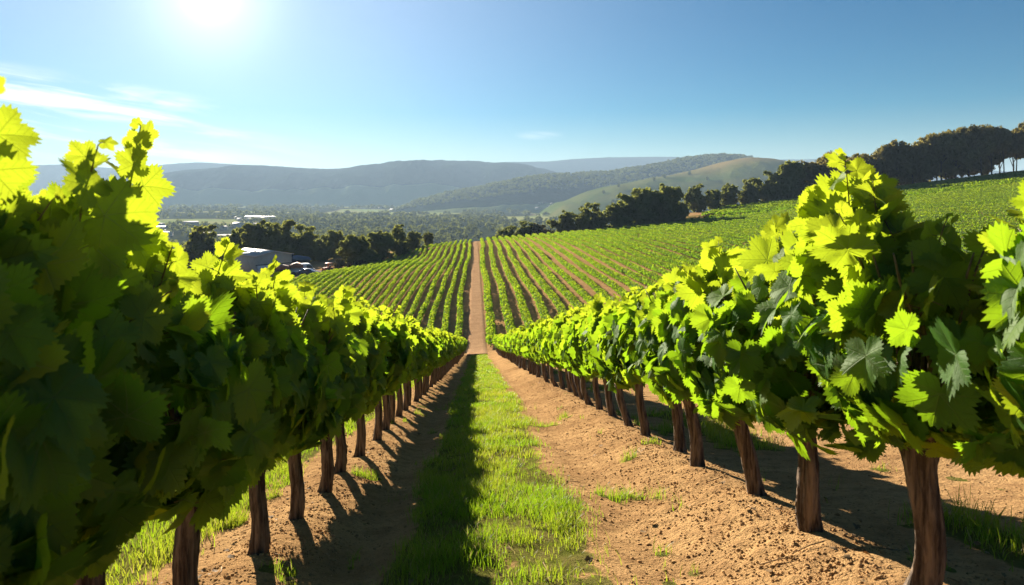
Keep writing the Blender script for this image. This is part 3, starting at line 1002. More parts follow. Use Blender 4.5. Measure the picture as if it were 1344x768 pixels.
def upper_block():
    """the far block under the ridge trees, rows lying across the slope"""
    mb = MB()
    r = np.random.default_rng(5)
    for yr in np.arange(237.0, 299, 4.4):
        x0, x1 = 68 + max(0, (yr - 237) * 0.55), 250
        n = int((x1 - x0) * 34)
        xv = r.uniform(x0, x1, n)
        bare = ((xv - 80) / 13) ** 2 + ((yr - 246) / 9) ** 2 < 1
        xv = xv[~bare]; n = len(xv)
        th = r.uniform(0, 6.28, n)
        yv = yr + 0.35 * np.cos(th) + 0.3 * np.sin(xv / 14)
        zz = H(xv, yv) + 0.3 + 0.95 * (0.5 + 0.5 * np.sin(th))
        v, f3, f4, a = leaf_cloud(np.c_[xv, yv, zz], np.c_[r.normal(0, .4, n), np.cos(th), np.sin(th) + .4] + r.normal(0, .5, (n, 3)), r.normal(0, 1, (n, 3)),
                                  r.uniform(0.2, 0.32, n), np.clip(0.1 + .5 * np.sin(th) + 0.5 * fbm(xv / 14, yv / 20, 3, 123) + r.normal(0, .12, n), 0, 1), 2, r)
        mb.add(v, [f3], 0, a)
    o = link('vineyard', mb.mesh('vineyard', [M_LEAF_FAR], True, 'lc'))
    tag(o, 'fine-textured block of distant vines below the ridge trees', 'vineyard', kind='stuff')


upper_block()


# ------------------------------------------------------------------ dirt track on the far slope and farm road by the warehouse
def ribbon(name, pts, width, mat, lift=0.06, n=160, cols=9):
    pts = np.array(pts, float)
    d = np.concatenate([[0], np.cumsum(np.linalg.norm(np.diff(pts, axis=0), axis=1))])
    s = np.linspace(0, d[-1], n)
    c = np.c_[np.interp(s, d, pts[:, 0]), np.interp(s, d, pts[:, 1])]
    ker = np.ones(9) / 9
    cs = np.stack([np.convolve(np.pad(c[:, i], 4, 'edge'), ker, 'valid') for i in range(2)], -1)
    t = unit(np.gradient(cs, axis=0)); nrm = np.c_[t[:, 1], -t[:, 0]]
    wv = np.interp(s, np.linspace(0, d[-1], len(width)), width)
    u = np.linspace(-0.5, 0.5, cols)
    ed = 0.12 * fbm(s / 1.7, s * 0 + 3, 3, 8) + 0.05 * np.sin(s / 5)
    P2 = cs[:, None, :] + nrm[:, None, :] * (u[None, :, None] * (wv + ed)[:, None, None])
    x, y = P2[..., 0].ravel(), P2[..., 1].ravel()
    edge = np.tile(np.where(np.abs(u) > 0.49, -0.25, 0.0), n)
    v = np.c_[x, y, H(x, y) + lift + edge]
    ii = np.arange(n * cols).reshape(n, cols)
    q = np.stack([ii[:-1, :-1], ii[:-1, 1:], ii[1:, 1:], ii[1:, :-1]], -1).reshape(-1, 4)
    o = link(name, make_mesh(name, v, [q], [mat], None, True))
    return tag(o, kind='structure')


M_TRACK, k = mat_new('track_dirt')
P = k.n('ShaderNodeNewGeometry').outputs['Position']
n1 = k.noise(P, 0.8, 5, 0.6); n2 = k.noise(P, 6.0, 4, 0.6)
c = k.mix(k.rng(n1, 0.3, 0.7), (0.52, 0.325, 0.18), (0.42, 0.25, 0.135))
c = k.mix(k.m('MULTIPLY', k.rng(n2, 0.45, 0.7), 0.6), c, (0.22, 0.12, 0.06))
finish(k, k.n('ShaderNodeBsdfPrincipled', {'Base Color': c, 'Roughness': 0.95, 'Specular IOR Level': 0.0,
       'Normal': k.n('ShaderNodeBump', {'Height': n2, 'Strength': 0.8, 'Distance': 0.12}).outputs[0]}).outputs[0])
M_ROAD = simple_mat('farm_road_gravel', (0.25, 0.20, 0.155), 0.95, 0.2, 0.5, 0, 0.0)
M_YARD = simple_mat('yard_asphalt', (0.060, 0.060, 0.062), 0.9, 0.25, 0.4, 0, 0.0)

ribbon('dirt_track', [(-0.02, 60.5), (-0.1, 66), (-0.2, 100), (-0.45, 160), (-0.75, 236)], [2.2, 2.1, 2.0, 2.0, 2.0], M_TRACK, 0.09, 220)
ribbon('farm_road', [(-33.5, 168), (-37, 173), (-41.5, 183), (-48, 197), (-53, 210)], [3.0, 4.5, 4.5, 4.5], M_ROAD, 0.12, 80)
ribbon('yard', [(-62, 166), (-40, 170)], [9, 11], M_YARD, 0.08, 60, 12)

# ------------------------------------------------------------------ grass blades and soil clods
def grass_mesh(name):
    r = np.random.default_rng(12)
    P_ = []
    # (x range, y range, blades per square metre, height, width)
    for (x0, x1, y0, y1, dn, hh, ww) in [(-1.9, 2.2, 2.9, 7, 5200, 0.075, 0.0040), (-1.9, 2.2, 7, 13, 3000, 0.07, 0.0060), (-0.85, 0.95, 13, 26, 1300, 0.07, 0.010),
                                         (-0.85, 0.95, 26, 62, 420, 0.07, 0.022), (-3.2, -1.5, 2.9, 9, 2000, 0.10, 0.0055), (-3.2, -1.5, 9, 30, 600, 0.10, 0.012),
                                         (2.2, 3.3, 2.6, 9, 2600, 0.11, 0.0050), (2.2, 3.3, 9, 24, 600, 0.11, 0.010)]:
        n = int((x1 - x0) * (y1 - y0) * dn)
        x, y = r.uniform(x0, x1, n), r.uniform(y0, y1, n)
        g_ = grass_mask(x, y)
        tuft = np.clip(0.62 + 2.6 * fbm(x * 3.6, y * 2.8, 3, 61), 0.12, 1.6)
        keep = r.random(n) < g_ * np.clip(tuft, 0.15, 1)
        x, y, tuft = x[keep], y[keep], tuft[keep]
        P_.append(np.c_[x, y, hh * (0.55 + 0.75 * tuft) * r.uniform(0.5, 1.35, len(x)), np.full(len(x), ww)])
    P_ = np.concatenate(P_)
    n = len(P_)
    x, y, h, wd = P_.T
    z = H(x, y) - 0.01 + sstep(70, 40, y) * 0.049 * fbm(x * 2.2, y * 2.2, 3, 81)
    az = r.uniform(0, 6.28, n); bend = r.uniform(0.15, 0.75, n) * h
    dx, dy = np.cos(az), np.sin(az)
    az2 = az + np.pi / 2 + r.normal(0, .5, n)
    wx, wy = np.cos(az2) * wd * 0.5, np.sin(az2) * wd * 0.5
    rows = []
    for s_, wf in ((0, 1.0), (0.45, 0.85), (0.8, 0.5)):
        cx, cy_, cz = x + dx * bend * s_ ** 2, y + dy * bend * s_ ** 2, z + h * s_ * (1 - 0.12 * s_)
        rows += [np.c_[cx - wx * wf, cy_ - wy * wf, cz], np.c_[cx + wx * wf, cy_ + wy * wf, cz]]
    rows.append(np.c_[x + dx * bend, y + dy * bend, z + h * 0.88])
    v = np.stack(rows, 1).reshape(-1, 3)
    o = (np.arange(n) * 7)[:, None]
    q = np.concatenate([o + [0, 1, 3, 2], o + [2, 3, 5, 4]])
    t = o + [4, 5, 6]
    col = np.clip(0.32 + 1.2 * fbm(x * 2, y * 1.2, 3, 99) + r.normal(0, 0.16, n), 0, 1)
    col = np.where(r.random(n) < 0.07, 1.5, col)
    a = np.repeat(np.c_[col * 0, col * 0, col], 7, axis=0)
    return make_mesh(name, v, [t, q], [M_GRASS], None, True, {'lc': a})


tag(link('grass', grass_mesh('grass')), 'short green grass strip between the vine rows with tufts along both sides', 'grass', kind='stuff')

M_CLOD = simple_mat('soil_clod', (0.40, 0.24, 0.112), 0.95, 0.4, 6.0, 0, 0.0)


def clods():
    r = np.random.default_rng(9)
    ico = np.array([[0, 0, 1], [.894, 0, .447], [.276, .851, .447], [-.724, .526, .447], [-.724, -.526, .447], [.276, -.851, .447],
                    [.724, .526, -.447], [-.276, .851, -.447], [-.894, 0, -.447], [-.276, -.851, -.447], [.724, -.526, -.447], [0, 0, -1]])
    fi = np.array([[0, 1, 2], [0, 2, 3], [0, 3, 4], [0, 4, 5], [0, 5, 1], [1, 6, 2], [2, 7, 3], [3, 8, 4], [4, 9, 5], [5, 10, 1], [6, 7, 2], [7, 8, 3], [8, 9, 4], [9, 10, 5], [10, 6, 1],
                   [11, 7, 6], [11, 8, 7], [11, 9, 8], [11, 10, 9], [11, 6, 10]])
    n = 34000
    y = 2.6 * (30 / 2.6) ** r.random(n)
    which = r.random(n)
    x = np.where(which < 0.36, XR + r.normal(-0.12, 0.34, n), np.where(which < 0.66, XL + r.normal(0.15, 0.30, n), r.uniform(-2.2, 4.6, n)))
    keep = (r.random(n) > grass_mask(x, y) * 0.9)
    x, y = x[keep], y[keep]; n = len(x)
    s = np.exp(r.normal(math.log(0.0048), 0.45, n)); s = np.clip(s, 0.0025, 0.013)
    z = H(x, y) + 0.07 * 0.7 * fbm(x * 2.2, y * 2.2, 3, 81)
    jit = 1 + r.normal(0, 0.22, (n, 12, 1))
    sc3 = r.uniform(0.7, 1.25, (n, 1, 3)) * [1, 1, 0.75]
    v = np.c_[x, y, z + s * 0.15][:, None, :] + ico[None] * jit * sc3 * s[:, None, None]
    f = (fi[None] + (np.arange(n) * 12)[:, None, None]).reshape(-1, 3)
    o = link('soil_clods', make_mesh('soil_clods', v.reshape(-1, 3), [f], [M_CLOD], None, False))
    tag(o, 'crumbly brown soil clods scattered over the bare ground', 'soil', kind='stuff')


clods()


def litter():
    r = np.random.default_rng(19)
    n = 300
    y = 2.6 * (24 / 2.6) ** r.random(n)
    x = np.where(r.random(n) < 0.6, np.where(r.random(n) < .5, XL, XR) + r.normal(0, 0.5, n), r.uniform(-2, 4, n))
    z = H(x, y) + 0.016 + 0.049 * fbm(x * 2.2, y * 2.2, 3, 81)
    v, f3, f4, a = leaf_cloud(np.c_[x, y, z], np.c_[r.normal(0, .3, n), r.normal(0, .3, n), np.ones(n)], r.normal(0, 1, (n, 3)), r.uniform(0.012, 0.028, n), r.uniform(0, 1, n), 1, r)
    mb = MB().add(v, [f3], 0, a)
    for i in range(70):
        L = r.uniform(0.05, 0.22); a_ = r.uniform(0, 6.28)
        d = np.array([math.cos(a_), math.sin(a_), 0]) * L
        p0 = np.array([x[i * 4], y[i * 4] + 0.1, 0.0])
        P3 = np.array([p0, p0 + d * .5 + [0.01, 0.006, 0], p0 + d]); P3[:, 2] = H(P3[:, 0], P3[:, 1]) + 0.02
        mb.tube(P3, [0.0035, 0.003, 0.002], 5, 0)
    o = link('fallen_leaves', mb.mesh('fallen_leaves', [M_LITTER], True, 'lc'))
    tag(o, 'dry brown leaves and pruned twigs lying on the bare soil', 'fallen leaves', kind='stuff')


M_LITTER = simple_mat('dry_leaf', (0.26, 0.16, 0.075), 0.8, 0.4, 20.0, 0, 0.1)
litter()


# ------------------------------------------------------------------ trees
def crown_mesh(name, seed, lobes, nclump, per, leaf, mat, clump_r=0.9):
    """leaf sprays gathered in clumps over the shells of several lobes; lobes = (x, y, z, rx, ry, rz)"""
    r = np.random.default_rng(seed)
    lobes = np.array(lobes, float)
    wt = lobes[:, 3] * lobes[:, 5]; wt = wt / wt.sum()
    li = r.choice(len(lobes), nclump, p=wt)
    d = unit(r.normal(0, 1, (nclump, 3)))
    rad = r.uniform(0.55, 1.16, nclump)
    cc = lobes[li, :3] + d * lobes[li, 3:] * rad[:, None]
    n = nclump * per
    ci = np.repeat(np.arange(nclump), per)
    off = unit(r.normal(0, 1, (n, 3))) * (r.random((n, 1)) ** 0.5) * clump_r * r.uniform(0.6, 1.35, nclump)[ci][:, None] * [1, 1, 0.7]
    pos = cc[ci] + off
    nrm = unit(off + d[ci] * 0.5 + [0, 0, 0.4] + r.normal(0, 0.5, (n, 3)))
    tone = np.clip(r.normal(0.4, 0.25, nclump)[ci] + r.normal(0, 0.15, n), 0, 1)
    v, f3, f4, a = leaf_cloud(pos, nrm, r.normal(0, 1, (n, 3)), leaf * r.uniform(0.6, 1.3, n), tone, 2, r)
    return make_mesh(name, v, [f3], [mat], None, True, {'lc': a}), lobes


def tree_trunk(name, seed, h, rb, lobes):
    r = np.random.default_rng(seed)
    mb = MB()
    s = np.linspace(0, 1, 8)
    pts = np.c_[np.cumsum(r.normal(0, 0.12, 8)) * s, np.cumsum(r.normal(0, 0.12, 8)) * s, -0.8 + s * (h + 0.8)]
    mb.tube(pts, rb * (1 - 0.55 * s) * (1 + 0.4 * np.exp(-s * 9)), 9)
    for L in lobes:
        b = pts[r.integers(3, 7)]
        e = np.array(L[:3])
        mid = (b + e) / 2 + [0, 0, -0.05 * np.linalg.norm(e - b)]
        mb.tube(np.array([b, mid, e]), [rb * 0.42, rb * 0.3, rb * 0.1], 6)
    return mb.mesh(name, [M_TBARK], True)


def make_kind(kind, seed):
    """crown and trunk meshes for a tree about 10 m tall"""
    r = np.random.default_rng(seed)
    if kind == 'wood':        # tall, dark, leafy down to a low skirt
        lobes = [(r.normal(0, 1.4), r.normal(0, 1.4), r.uniform(3.2, 8.0), r.uniform(1.6, 2.4), r.uniform(1.6, 2.4), r.uniform(1.2, 1.9)) for _ in range(8)]
        lobes.append((r.normal(0, .8), 0, 8.1, 1.9, 1.9, 1.5))
        cr = crown_mesh('crown', seed, lobes, 190, 42, 0.30, M_TREE, 0.85)
        return cr[0], tree_trunk('trunk', seed, 7.0, 0.20, lobes)
    if kind == 'ridge':       # tall bare stems, flat-topped dark crowns
        lobes = [(r.normal(0, 1.3), r.normal(0, 1.3), 6.6 + r.uniform(-1.0, 2.0), r.uniform(1.5, 2.4), r.uniform(1.5, 2.4), r.uniform(0.9, 1.5)) for _ in range(6)]
        lobes.append((0, 0, 8.2, 1.9, 1.9, 1.3))
        cr = crown_mesh('crown', seed, lobes, 150, 40, 0.30, M_TREE, 0.85)
        return cr[0], tree_trunk('trunk', seed, 7.0, 0.20, lobes)
    if kind == 'oak':         # broad crowns down to the ground
        lobes = [(r.normal(0, 1.9), r.normal(0, 1.9), r.uniform(2.6, 7.0), r.uniform(1.8, 2.8), r.uniform(1.8, 2.8), r.uniform(1.5, 2.4)) for _ in range(7)]
        lobes += [(0, 0, 7.6, 2.2, 2.2, 1.9), (0, 0, 3.0, 3.2, 3.2, 2.4), (0, 0, 1.6, 3.0, 3.0, 1.6)]
        cr = crown_mesh('crown', seed, lobes, 230, 44, 0.34, M_OAK, 0.95)
        return cr[0], tree_trunk('trunk', seed, 6.5, 0.32, lobes)
    lobes = [(r.normal(0, 2.2), r.normal(0, 2.2), r.uniform(1.4, 5.5), r.uniform(1.6, 2.6), r.uniform(1.6, 2.6), r.uniform(1.4, 2.4)) for _ in range(6)]
    cr = crown_mesh('crown', seed, lobes, 150, 36, 0.30, M_BRUSH, 0.8)
    return cr[0], tree_trunk('trunk', seed, 4.5, 0.2, lobes)


KINDS = {kd: [make_kind(kd, 3000 + 37 * i + n_) for i in range(5)] for n_, kd in enumerate(('ridge', 'oak', 'brush', 'wood'))}
tr = np.random.default_rng(77)


def tree(px, Z, top_py, kind, label, group, name='tree', wf=1.0, cat='tree', sink=0.0, vary=None):
    x = at_px(px, Z)
    z = H1(x, Z) - sink
    h = ((PY0 - top_py) / F_PX * Z - z) * (1.10 if kind == 'oak' else 1.0)
    crown, trunk = KINDS[kind][tr.integers(5) if vary is None else vary]
    ref = 9.9 if kind != 'brush' else 7.4
    s = max(h, 1.0) / ref
    root = empty(name, (x, Z, z), tr.uniform(0, 6.28), label, cat, group)
    root.scale = (s * wf, s * wf, s)
    link('trunk', trunk, root)
    link('crown', crown, root)
    return root


# ridge trees, left to right
ridge = [(957, 302, 240, 1.0), (985, 303, 238, 1.0), (1012, 303, 228, 1.0), (1036, 303, 216, 1.1), (1062, 304, 206, 1.1), (1088, 302, 201, 1.1), (1112, 303, 207, 1.0), (1136, 303, 199, 1.0),
         (1158, 303, 192, 0.95), (1178, 302, 188, 0.9), (1198, 303, 184, 0.9), (1216, 303, 182, 0.85), (1236, 303, 178, 0.9), (1254, 304, 174, 0.85), (1272, 303, 169, 0.85), (1288, 302, 168, 0.8),
         (1302, 304, 167, 0.75), (1318, 303, 166, 0.7), (1334, 303, 164, 0.75), (1349, 304, 162, 0.75), (1368, 303, 160, 0.8), (1390, 303, 158, 0.8), (1415, 303, 156, 0.8)]
for i, (px, Z, tp, wf) in enumerate(ridge):
    low = i < 4
    if i < 19:
        lab = ('leafy dark tree where the ridge line begins, ' if low else 'tall dark tree on the ridge, ') + f'{ORD[i]} from the left of the line'
    else:
        lab = 'tall dark bare-stemmed tree on the ridge at the very right edge'
    tree(px, Z, tp + tr.uniform(-7, 6), 'oak' if low else ('wood' if i < 14 and i % 5 != 2 else 'ridge'), lab, 'trees along the ridge', 'ridge_tree', wf * 0.86)
for i in range(18):
    px = 1055 + i * 17 + tr.uniform(-5, 5)
    tree(px, 311 + tr.uniform(0, 6), np.interp(px, [1040, 1090, 1150, 1344], [212, 204, 196, 166]) + tr.uniform(0, 8), 'wood' if px < 1290 else 'ridge',
         'dark tree standing half hidden in the second line behind the ridge trees', 'trees behind the ridge line', 'ridge_tree', 0.9)

mid = [(915, 292, 243, 'oak', 0.85, 'small dark tree between the oak clump and the ridge line'), (938, 296, 250, 'oak', 0.9, 'low bushy tree at the left foot of the ridge line'),
       (872, 244, 246, 'oak', 0.95, 'tallest broad oak of the clump at the right end of the crest'), (846, 243, 250, 'oak', 1.0, 'broad dark oak just left of the tallest one in the crest clump'),
       (893, 248, 266, 'oak', 0.8, 'dense rounded green tree at the right foot of the crest clump'),
       (812, 242, 268, 'oak', 1.1, 'mid-height oak in the middle of the crest clump, wide round crown'), (775, 242, 268, 'oak', 1.1, 'rounded oak at the left end of the crest clump'),
       (742, 246, 279, 'oak', 0.9, 'small round tree left of the crest clump, against the valley'), (722, 252, 285, 'brush', 0.9, 'olive bushy tree peeking over the crest right of the track'),
       (690, 256, 292, 'oak', 1.1, 'low tree top just above the crest right of the track'), (668, 262, 298, 'oak', 1.2, 'lowest tree top along the crest near the track')]
for px, Z, tp, kd, wf, lab in mid:
    tree(px, Z, tp, kd, lab, 'trees along the crest', 'oak_tree', wf)
left_trees = [(265, 236, 298, 'oak', 1.05, 'lone very dark round tree left of the warehouse'), (345, 226, 294, 'oak', 1.0, 'broad dark tree right behind the warehouse roof'),
              (372, 222, 292, 'oak', 1.0, 'tallest dark tree behind the warehouse'), (400, 228, 297, 'oak', 0.9, 'dark tree above the blue shed'),
              (424, 216, 310, 'oak', 0.8, 'rounded grey-green tree beside the farm road'), (440, 226, 304, 'oak', 0.9, 'dark tree behind the rounded one by the farm road'),
              (468, 190, 310, 'oak', 1.15, 'wide oak in the middle of the left thicket'), (500, 194, 306, 'oak', 1.15, 'dark oak left of the narrow top in the thicket'),
              (522, 212, 296, 'oak', 0.8, 'narrow tree poking highest out of the left thicket'), (543, 216, 305, 'oak', 1.0, 'oak at the right end of the left thicket'),
              (562, 230, 306, 'oak', 0.9, 'low tree where the thicket meets the vine rows'), (485, 183, 327, 'oak', 1.3, 'low bushy oak at the near edge of the thicket'),
              (524, 196, 317, 'oak', 1.3, 'dark bushy oak beside the top of the left vine rows'),
              (447, 177, 340, 'brush', 1.1, 'pale olive shrub next to the farm road'), (466, 178, 338, 'brush', 1.2, 'second pale shrub of the farm road edge, below the wide oak'),
              (315, 238, 300, 'oak', 0.9, 'dark tree between the lone tree and the warehouse'), (500, 190, 340, 'brush', 1.0, 'dry brush at the upper corner of the left vines')]
for px, Z, tp, kd, wf, lab in left_trees:
    nm = 'shrub' if kd == 'brush' else 'oak_tree'
    tree(px, Z, tp, kd, lab, 'trees around the warehouse', nm, wf, 'shrub' if kd == 'brush' else 'tree')
for px, Z, tp, wf, lab in [(930, 243, 279, 1.3, 'brown dry shrub on the bare patch, larger left one'), (958, 246, 279.5, 1.5, 'brown dry shrub on the bare patch, lower right one')]:
    tree(px, Z, tp, 'brush', lab, 'shrubs on the bare patch', 'shrub', wf, 'shrub')


hill_trees = [(792, 1950), (812, 1990), (858, 2000), (872, 2030), (805, 1800), (905, 2060), (835, 1780), (928, 1900)]
for px, Z in hill_trees:
    WX, Y, Zz, T, _p = HILLS['grassy_hill']
    x = at_px(px, Z)
    kk = np.argmin((WX - x) ** 2 + (Y - Z) ** 2)
    root = empty('oak_tree', (x, Z, max(Zz.ravel()[kk], H1(x, Z)) - 0.5), tr.uniform(0, 6), 'small lone tree dotted on the open slope of the round grassy hill', 'tree', 'lone trees on the grassy hill')
    root.scale = (tr.uniform(0.9, 1.3),) * 3
    cr_, tk_ = KINDS['oak'][tr.integers(5)]
    link('trunk', tk_, root); link('crown', cr_, root)


# ------------------------------------------------------------------ woods filling the valley
def valley_woods():
    r = np.random.default_rng(31)
    n0 = 15000
    rr = 330 * (4300 / 330) ** r.random(n0)
    a = r.uniform(R(-42), R(30), n0)
    x, y = rr * np.sin(a), rr * np.cos(a)
    dens = 0.35 + 1.6 * fbm(x / 160, y / 160, 3, 66) + 0.25
    ok = (pasture_mask(x, y) < 0.25) & (r.random(n0) < dens) & (y > edge_far(x) + 60)
    town = ((x + 470) / 230) ** 2 + ((y - 1180) / 260) ** 2 < 1
    ok &= ~(town & (r.random(n0) < 0.9))
    x, y, rr = x[ok], y[ok], rr[ok]
    n = len(x)
    s = r.uniform(3.5, 6.5, n) * np.interp(rr, [300, 1500, 4300], [1.0, 1.25, 2.2])
    z = H(x, y)
    per = 26
    i = np.repeat(np.arange(n), per)
    d = unit(r.normal(0, 1, (n * per, 3))); d[:, 2] = np.abs(d[:, 2]) * 1.0
    pos = np.c_[x, y, z + s * 0.35][i] + d * s[i][:, None] * [1.0, 1.0, 1.1] * r.uniform(0.7, 1.05, (n * per, 1))
    tone = np.clip(r.normal(0.45, 0.28, n)[i] + r.normal(0, .1, n * per), 0, 1)
    v, f3, f4, at_ = leaf_cloud(pos, d + r.normal(0, .45, (n * per, 3)), r.normal(0, 1, (n * per, 3)), s[i] * r.uniform(0.28, 0.5, n * per), tone, 2, r)
    o = link('valley_woods', make_mesh('valley_woods', v, [f3], [M_WOODS], None, True, {'lc': at_}))
    tag(o, 'hazy dark woods filling the valley floor beyond the vineyard', 'woods', kind='stuff')
    # woods on the ridge behind the round hill
    WX, Y, Z, T, px = HILLS['wooded_ridge']
    m = (T > -0.6) & (T < 0.1)
    ix = r.choice(np.flatnonzero(m.ravel()), 2600)
    x, y, z = WX.ravel()[ix], Y.ravel()[ix], Z.ravel()[ix]
    n = len(x); per = 16
    s = r.uniform(5, 8.5, n); i = np.repeat(np.arange(n), per)
    d = unit(r.normal(0, 1, (n * per, 3))); d[:, 2] = np.abs(d[:, 2])
    pos = np.c_[x, y, z + s * 0.2][i] + d * s[i][:, None] * r.uniform(0.7, 1.05, (n * per, 1))
    v, f3, f4, at_ = leaf_cloud(pos, d + r.normal(0, .45, (n * per, 3)), r.normal(0, 1, (n * per, 3)), s[i] * 0.45, r.uniform(0, 1, n)[i], 2, r)
    o = link('ridge_woods', make_mesh('ridge_woods', v, [f3], [M_WOODS], None, True, {'lc': at_}))
    tag(o, 'wooded skyline on the hazy ridge behind the round grassy hill', 'woods', kind='stuff')


valley_woods()

# ------------------------------------------------------------------ warehouse and yard
M_STEEL = simple_mat('sheet_steel_grey_green', (0.36, 0.40, 0.38), 0.6, 0.08, 1.0, 0, 0.2)
M_WHITE = simple_mat('white_paint', (0.78, 0.78, 0.76), 0.45, 0.05, 1.0)
M_ROOFW = simple_mat('pale_metal_roof', (0.55, 0.54, 0.52), 0.6, 0.06, 0.6, 0, 0.1)
M_BLUE = simple_mat('blue_grey_paint', (0.10, 0.15, 0.22), 0.5, 0.1, 1.0)
M_NAVY = simple_mat('dark_blue_trim', (0.035, 0.05, 0.085), 0.5, 0.1, 1.0)
M_RUST = simple_mat('rust_brown_board', (0.36, 0.15, 0.075), 0.7, 0.2, 1.5)
M_BROWN = simple_mat('brown_board', (0.24, 0.15, 0.10), 0.8, 0.2, 1.5)
M_DARK = simple_mat('dark_rubber', (0.02, 0.02, 0.022), 0.7, 0.1, 2.0)
M_GLASS = simple_mat('window_glass', (0.03, 0.04, 0.05), 0.08, 0.05, 1.0, 0, 0.8)
M_ORANGE = simple_mat('orange_paint', (0.62, 0.16, 0.03), 0.45, 0.1, 1.0)
M_TILE = simple_mat('pale_roof', (0.24, 0.215, 0.20), 0.7, 0.15, 0.4, 0, 0.05)
M_WALL = simple_mat('pale_house_wall', (0.42, 0.39, 0.35), 0.8, 0.1, 0.4)
M_CARBLUE = simple_mat('car_blue', (0.05, 0.09, 0.17), 0.25, 0.05, 1.0, 0.2, 0.6)
M_CARSILVER = simple_mat('car_silver', (0.55, 0.57, 0.58), 0.25, 0.05, 1.0, 0.4, 0.6)
M_LAMP = simple_mat('lamp_lens', (0.7, 0.68, 0.6), 0.2, 0.03, 1.0, 0, 0.7)


def part(name, mb, mats, parent, smooth=False, loc=None):
    return link(name, mb.mesh(name, mats, smooth), parent, loc)


def warehouse():
    wx, wy = at_px(360, 182), 182
    root = empty('warehouse', (wx, wy, H1(wx, wy) + 0.05), R(48), 'low grey-green metal warehouse with a pale shallow roof', 'warehouse')
    W, L, E, A = 10.5, 13.5, 4.6, 5.6                 # gable end faces local -y; length along +y
    mb = MB().prism([(-W / 2, -0.3), (W / 2, -0.3), (W / 2, E), (0, A), (-W / 2, E)], 0, L)
    part('wall', mb, [M_STEEL], root)
    mb = MB()
    o = 0.35
    mb.prism([(-W / 2 - o, E - 0.02), (0, A + 0.03), (0, A + 0.2), (-W / 2 - o, E + 0.15)], -o, L + o)
    mb.prism([(0, A + 0.03), (W / 2 + o, E - 0.02), (W / 2 + o, E + 0.15), (0, A + 0.2)], -o, L + o)
    rf = part('roof', mb, [M_ROOFW], root)
    mb = MB()
    for i in range(3):
        mb.box((-2.6, 2.0 + i * 3.4, A - 0.28), (-1.7, 3.8 + i * 3.4, A - 0.06 + 0.02))
    part('skylight', mb, [M_LAMP], rf)
    part('band', MB().box((-W / 2 - .01, -0.06, 2.35), (W / 2 + .01, -0.003, 2.55)), [M_NAVY], root)
    mb = MB().box((-W / 2 + 0.5, -0.10, -0.2), (-0.6, -0.004, 2.3))
    for i in range(5):
        mb.box((-W / 2 + 0.5, -0.125, 0.2 + 0.42 * i), (-0.6, -0.101, 0.23 + 0.42 * i))
    d = part('roller_door', mb, [M_WHITE], root)
    part('pillar', MB().box((-0.5, -0.14, -0.2), (0.9, -0.004, 2.3)), [M_BLUE], root)
    part('downpipe', MB().box((W / 2 - 0.2, -0.16, -0.2), (W / 2 + 0.16, -0.07, E - 0.1)), [M_NAVY], root)
    mb = MB()
    for i in range(2):
        mb.box((W / 2 + 0.003, 3 + i * 4.6, 2.2), (W / 2 + 0.06, 5.2 + i * 4.6, 3.4))
    part('window', mb, [M_GLASS], root)


warehouse()


def booth(px, Z, rz, w, h, d, front, top, label, bins=False):
    x = at_px(px, Z)
    root = empty('storage_shed', (x, Z, H1(x, Z)), rz, label, 'shed')
    mb = MB()
    mb.box((-w / 2, 0.0, -0.3), (-w / 2 + .15, d, h * 0.62)); mb.box((w / 2 - .15, 0.0, -0.3), (w / 2, d, h * 0.62)); mb.box((-w / 2 + .151, d - .15, -0.3), (w / 2 - .151, d, h * 0.62))
    part('wall', mb, [M_WHITE if bins else M_BROWN], root)
    part('front_panel', MB().box((-w / 2 + .16, 0.12, -0.3), (w / 2 - .16, 0.22, h * 0.5)), [front], root)
    part('roof', MB().prism([(-w / 2 - .2, h * .62 + .004), (w / 2 + .2, h * .62 + .004), (w / 2 + .2, h * 0.8), (0, h), (-w / 2 - .2, h * .8)], -0.35, d + .2), [top], root)
    if bins:
        for i in range(2):
            part('bin', MB().box((-w / 4 + i * 0.9, -1.0, -0.1), (-w / 4 + 0.75 + i * 0.9, -0.3, 0.75)), [M_RUST if i else M_DARK], root)
    return root


booth(371, 172.5, R(8), 2.9, 2.6, 2.6, M_BROWN, M_RUST, 'rust-brown storage shed in front of the warehouse')
booth(388, 174.5, R(6), 2.8, 2.9, 2.8, M_WHITE, M_RUST, 'white-walled shed with brown roof beside the rust-brown one', True)
bx = booth(392, 207, R(20), 6.5, 3.2, 5.0, M_BLUE, M_BLUE, 'blue shed with a flat blue roof behind the warehouse')


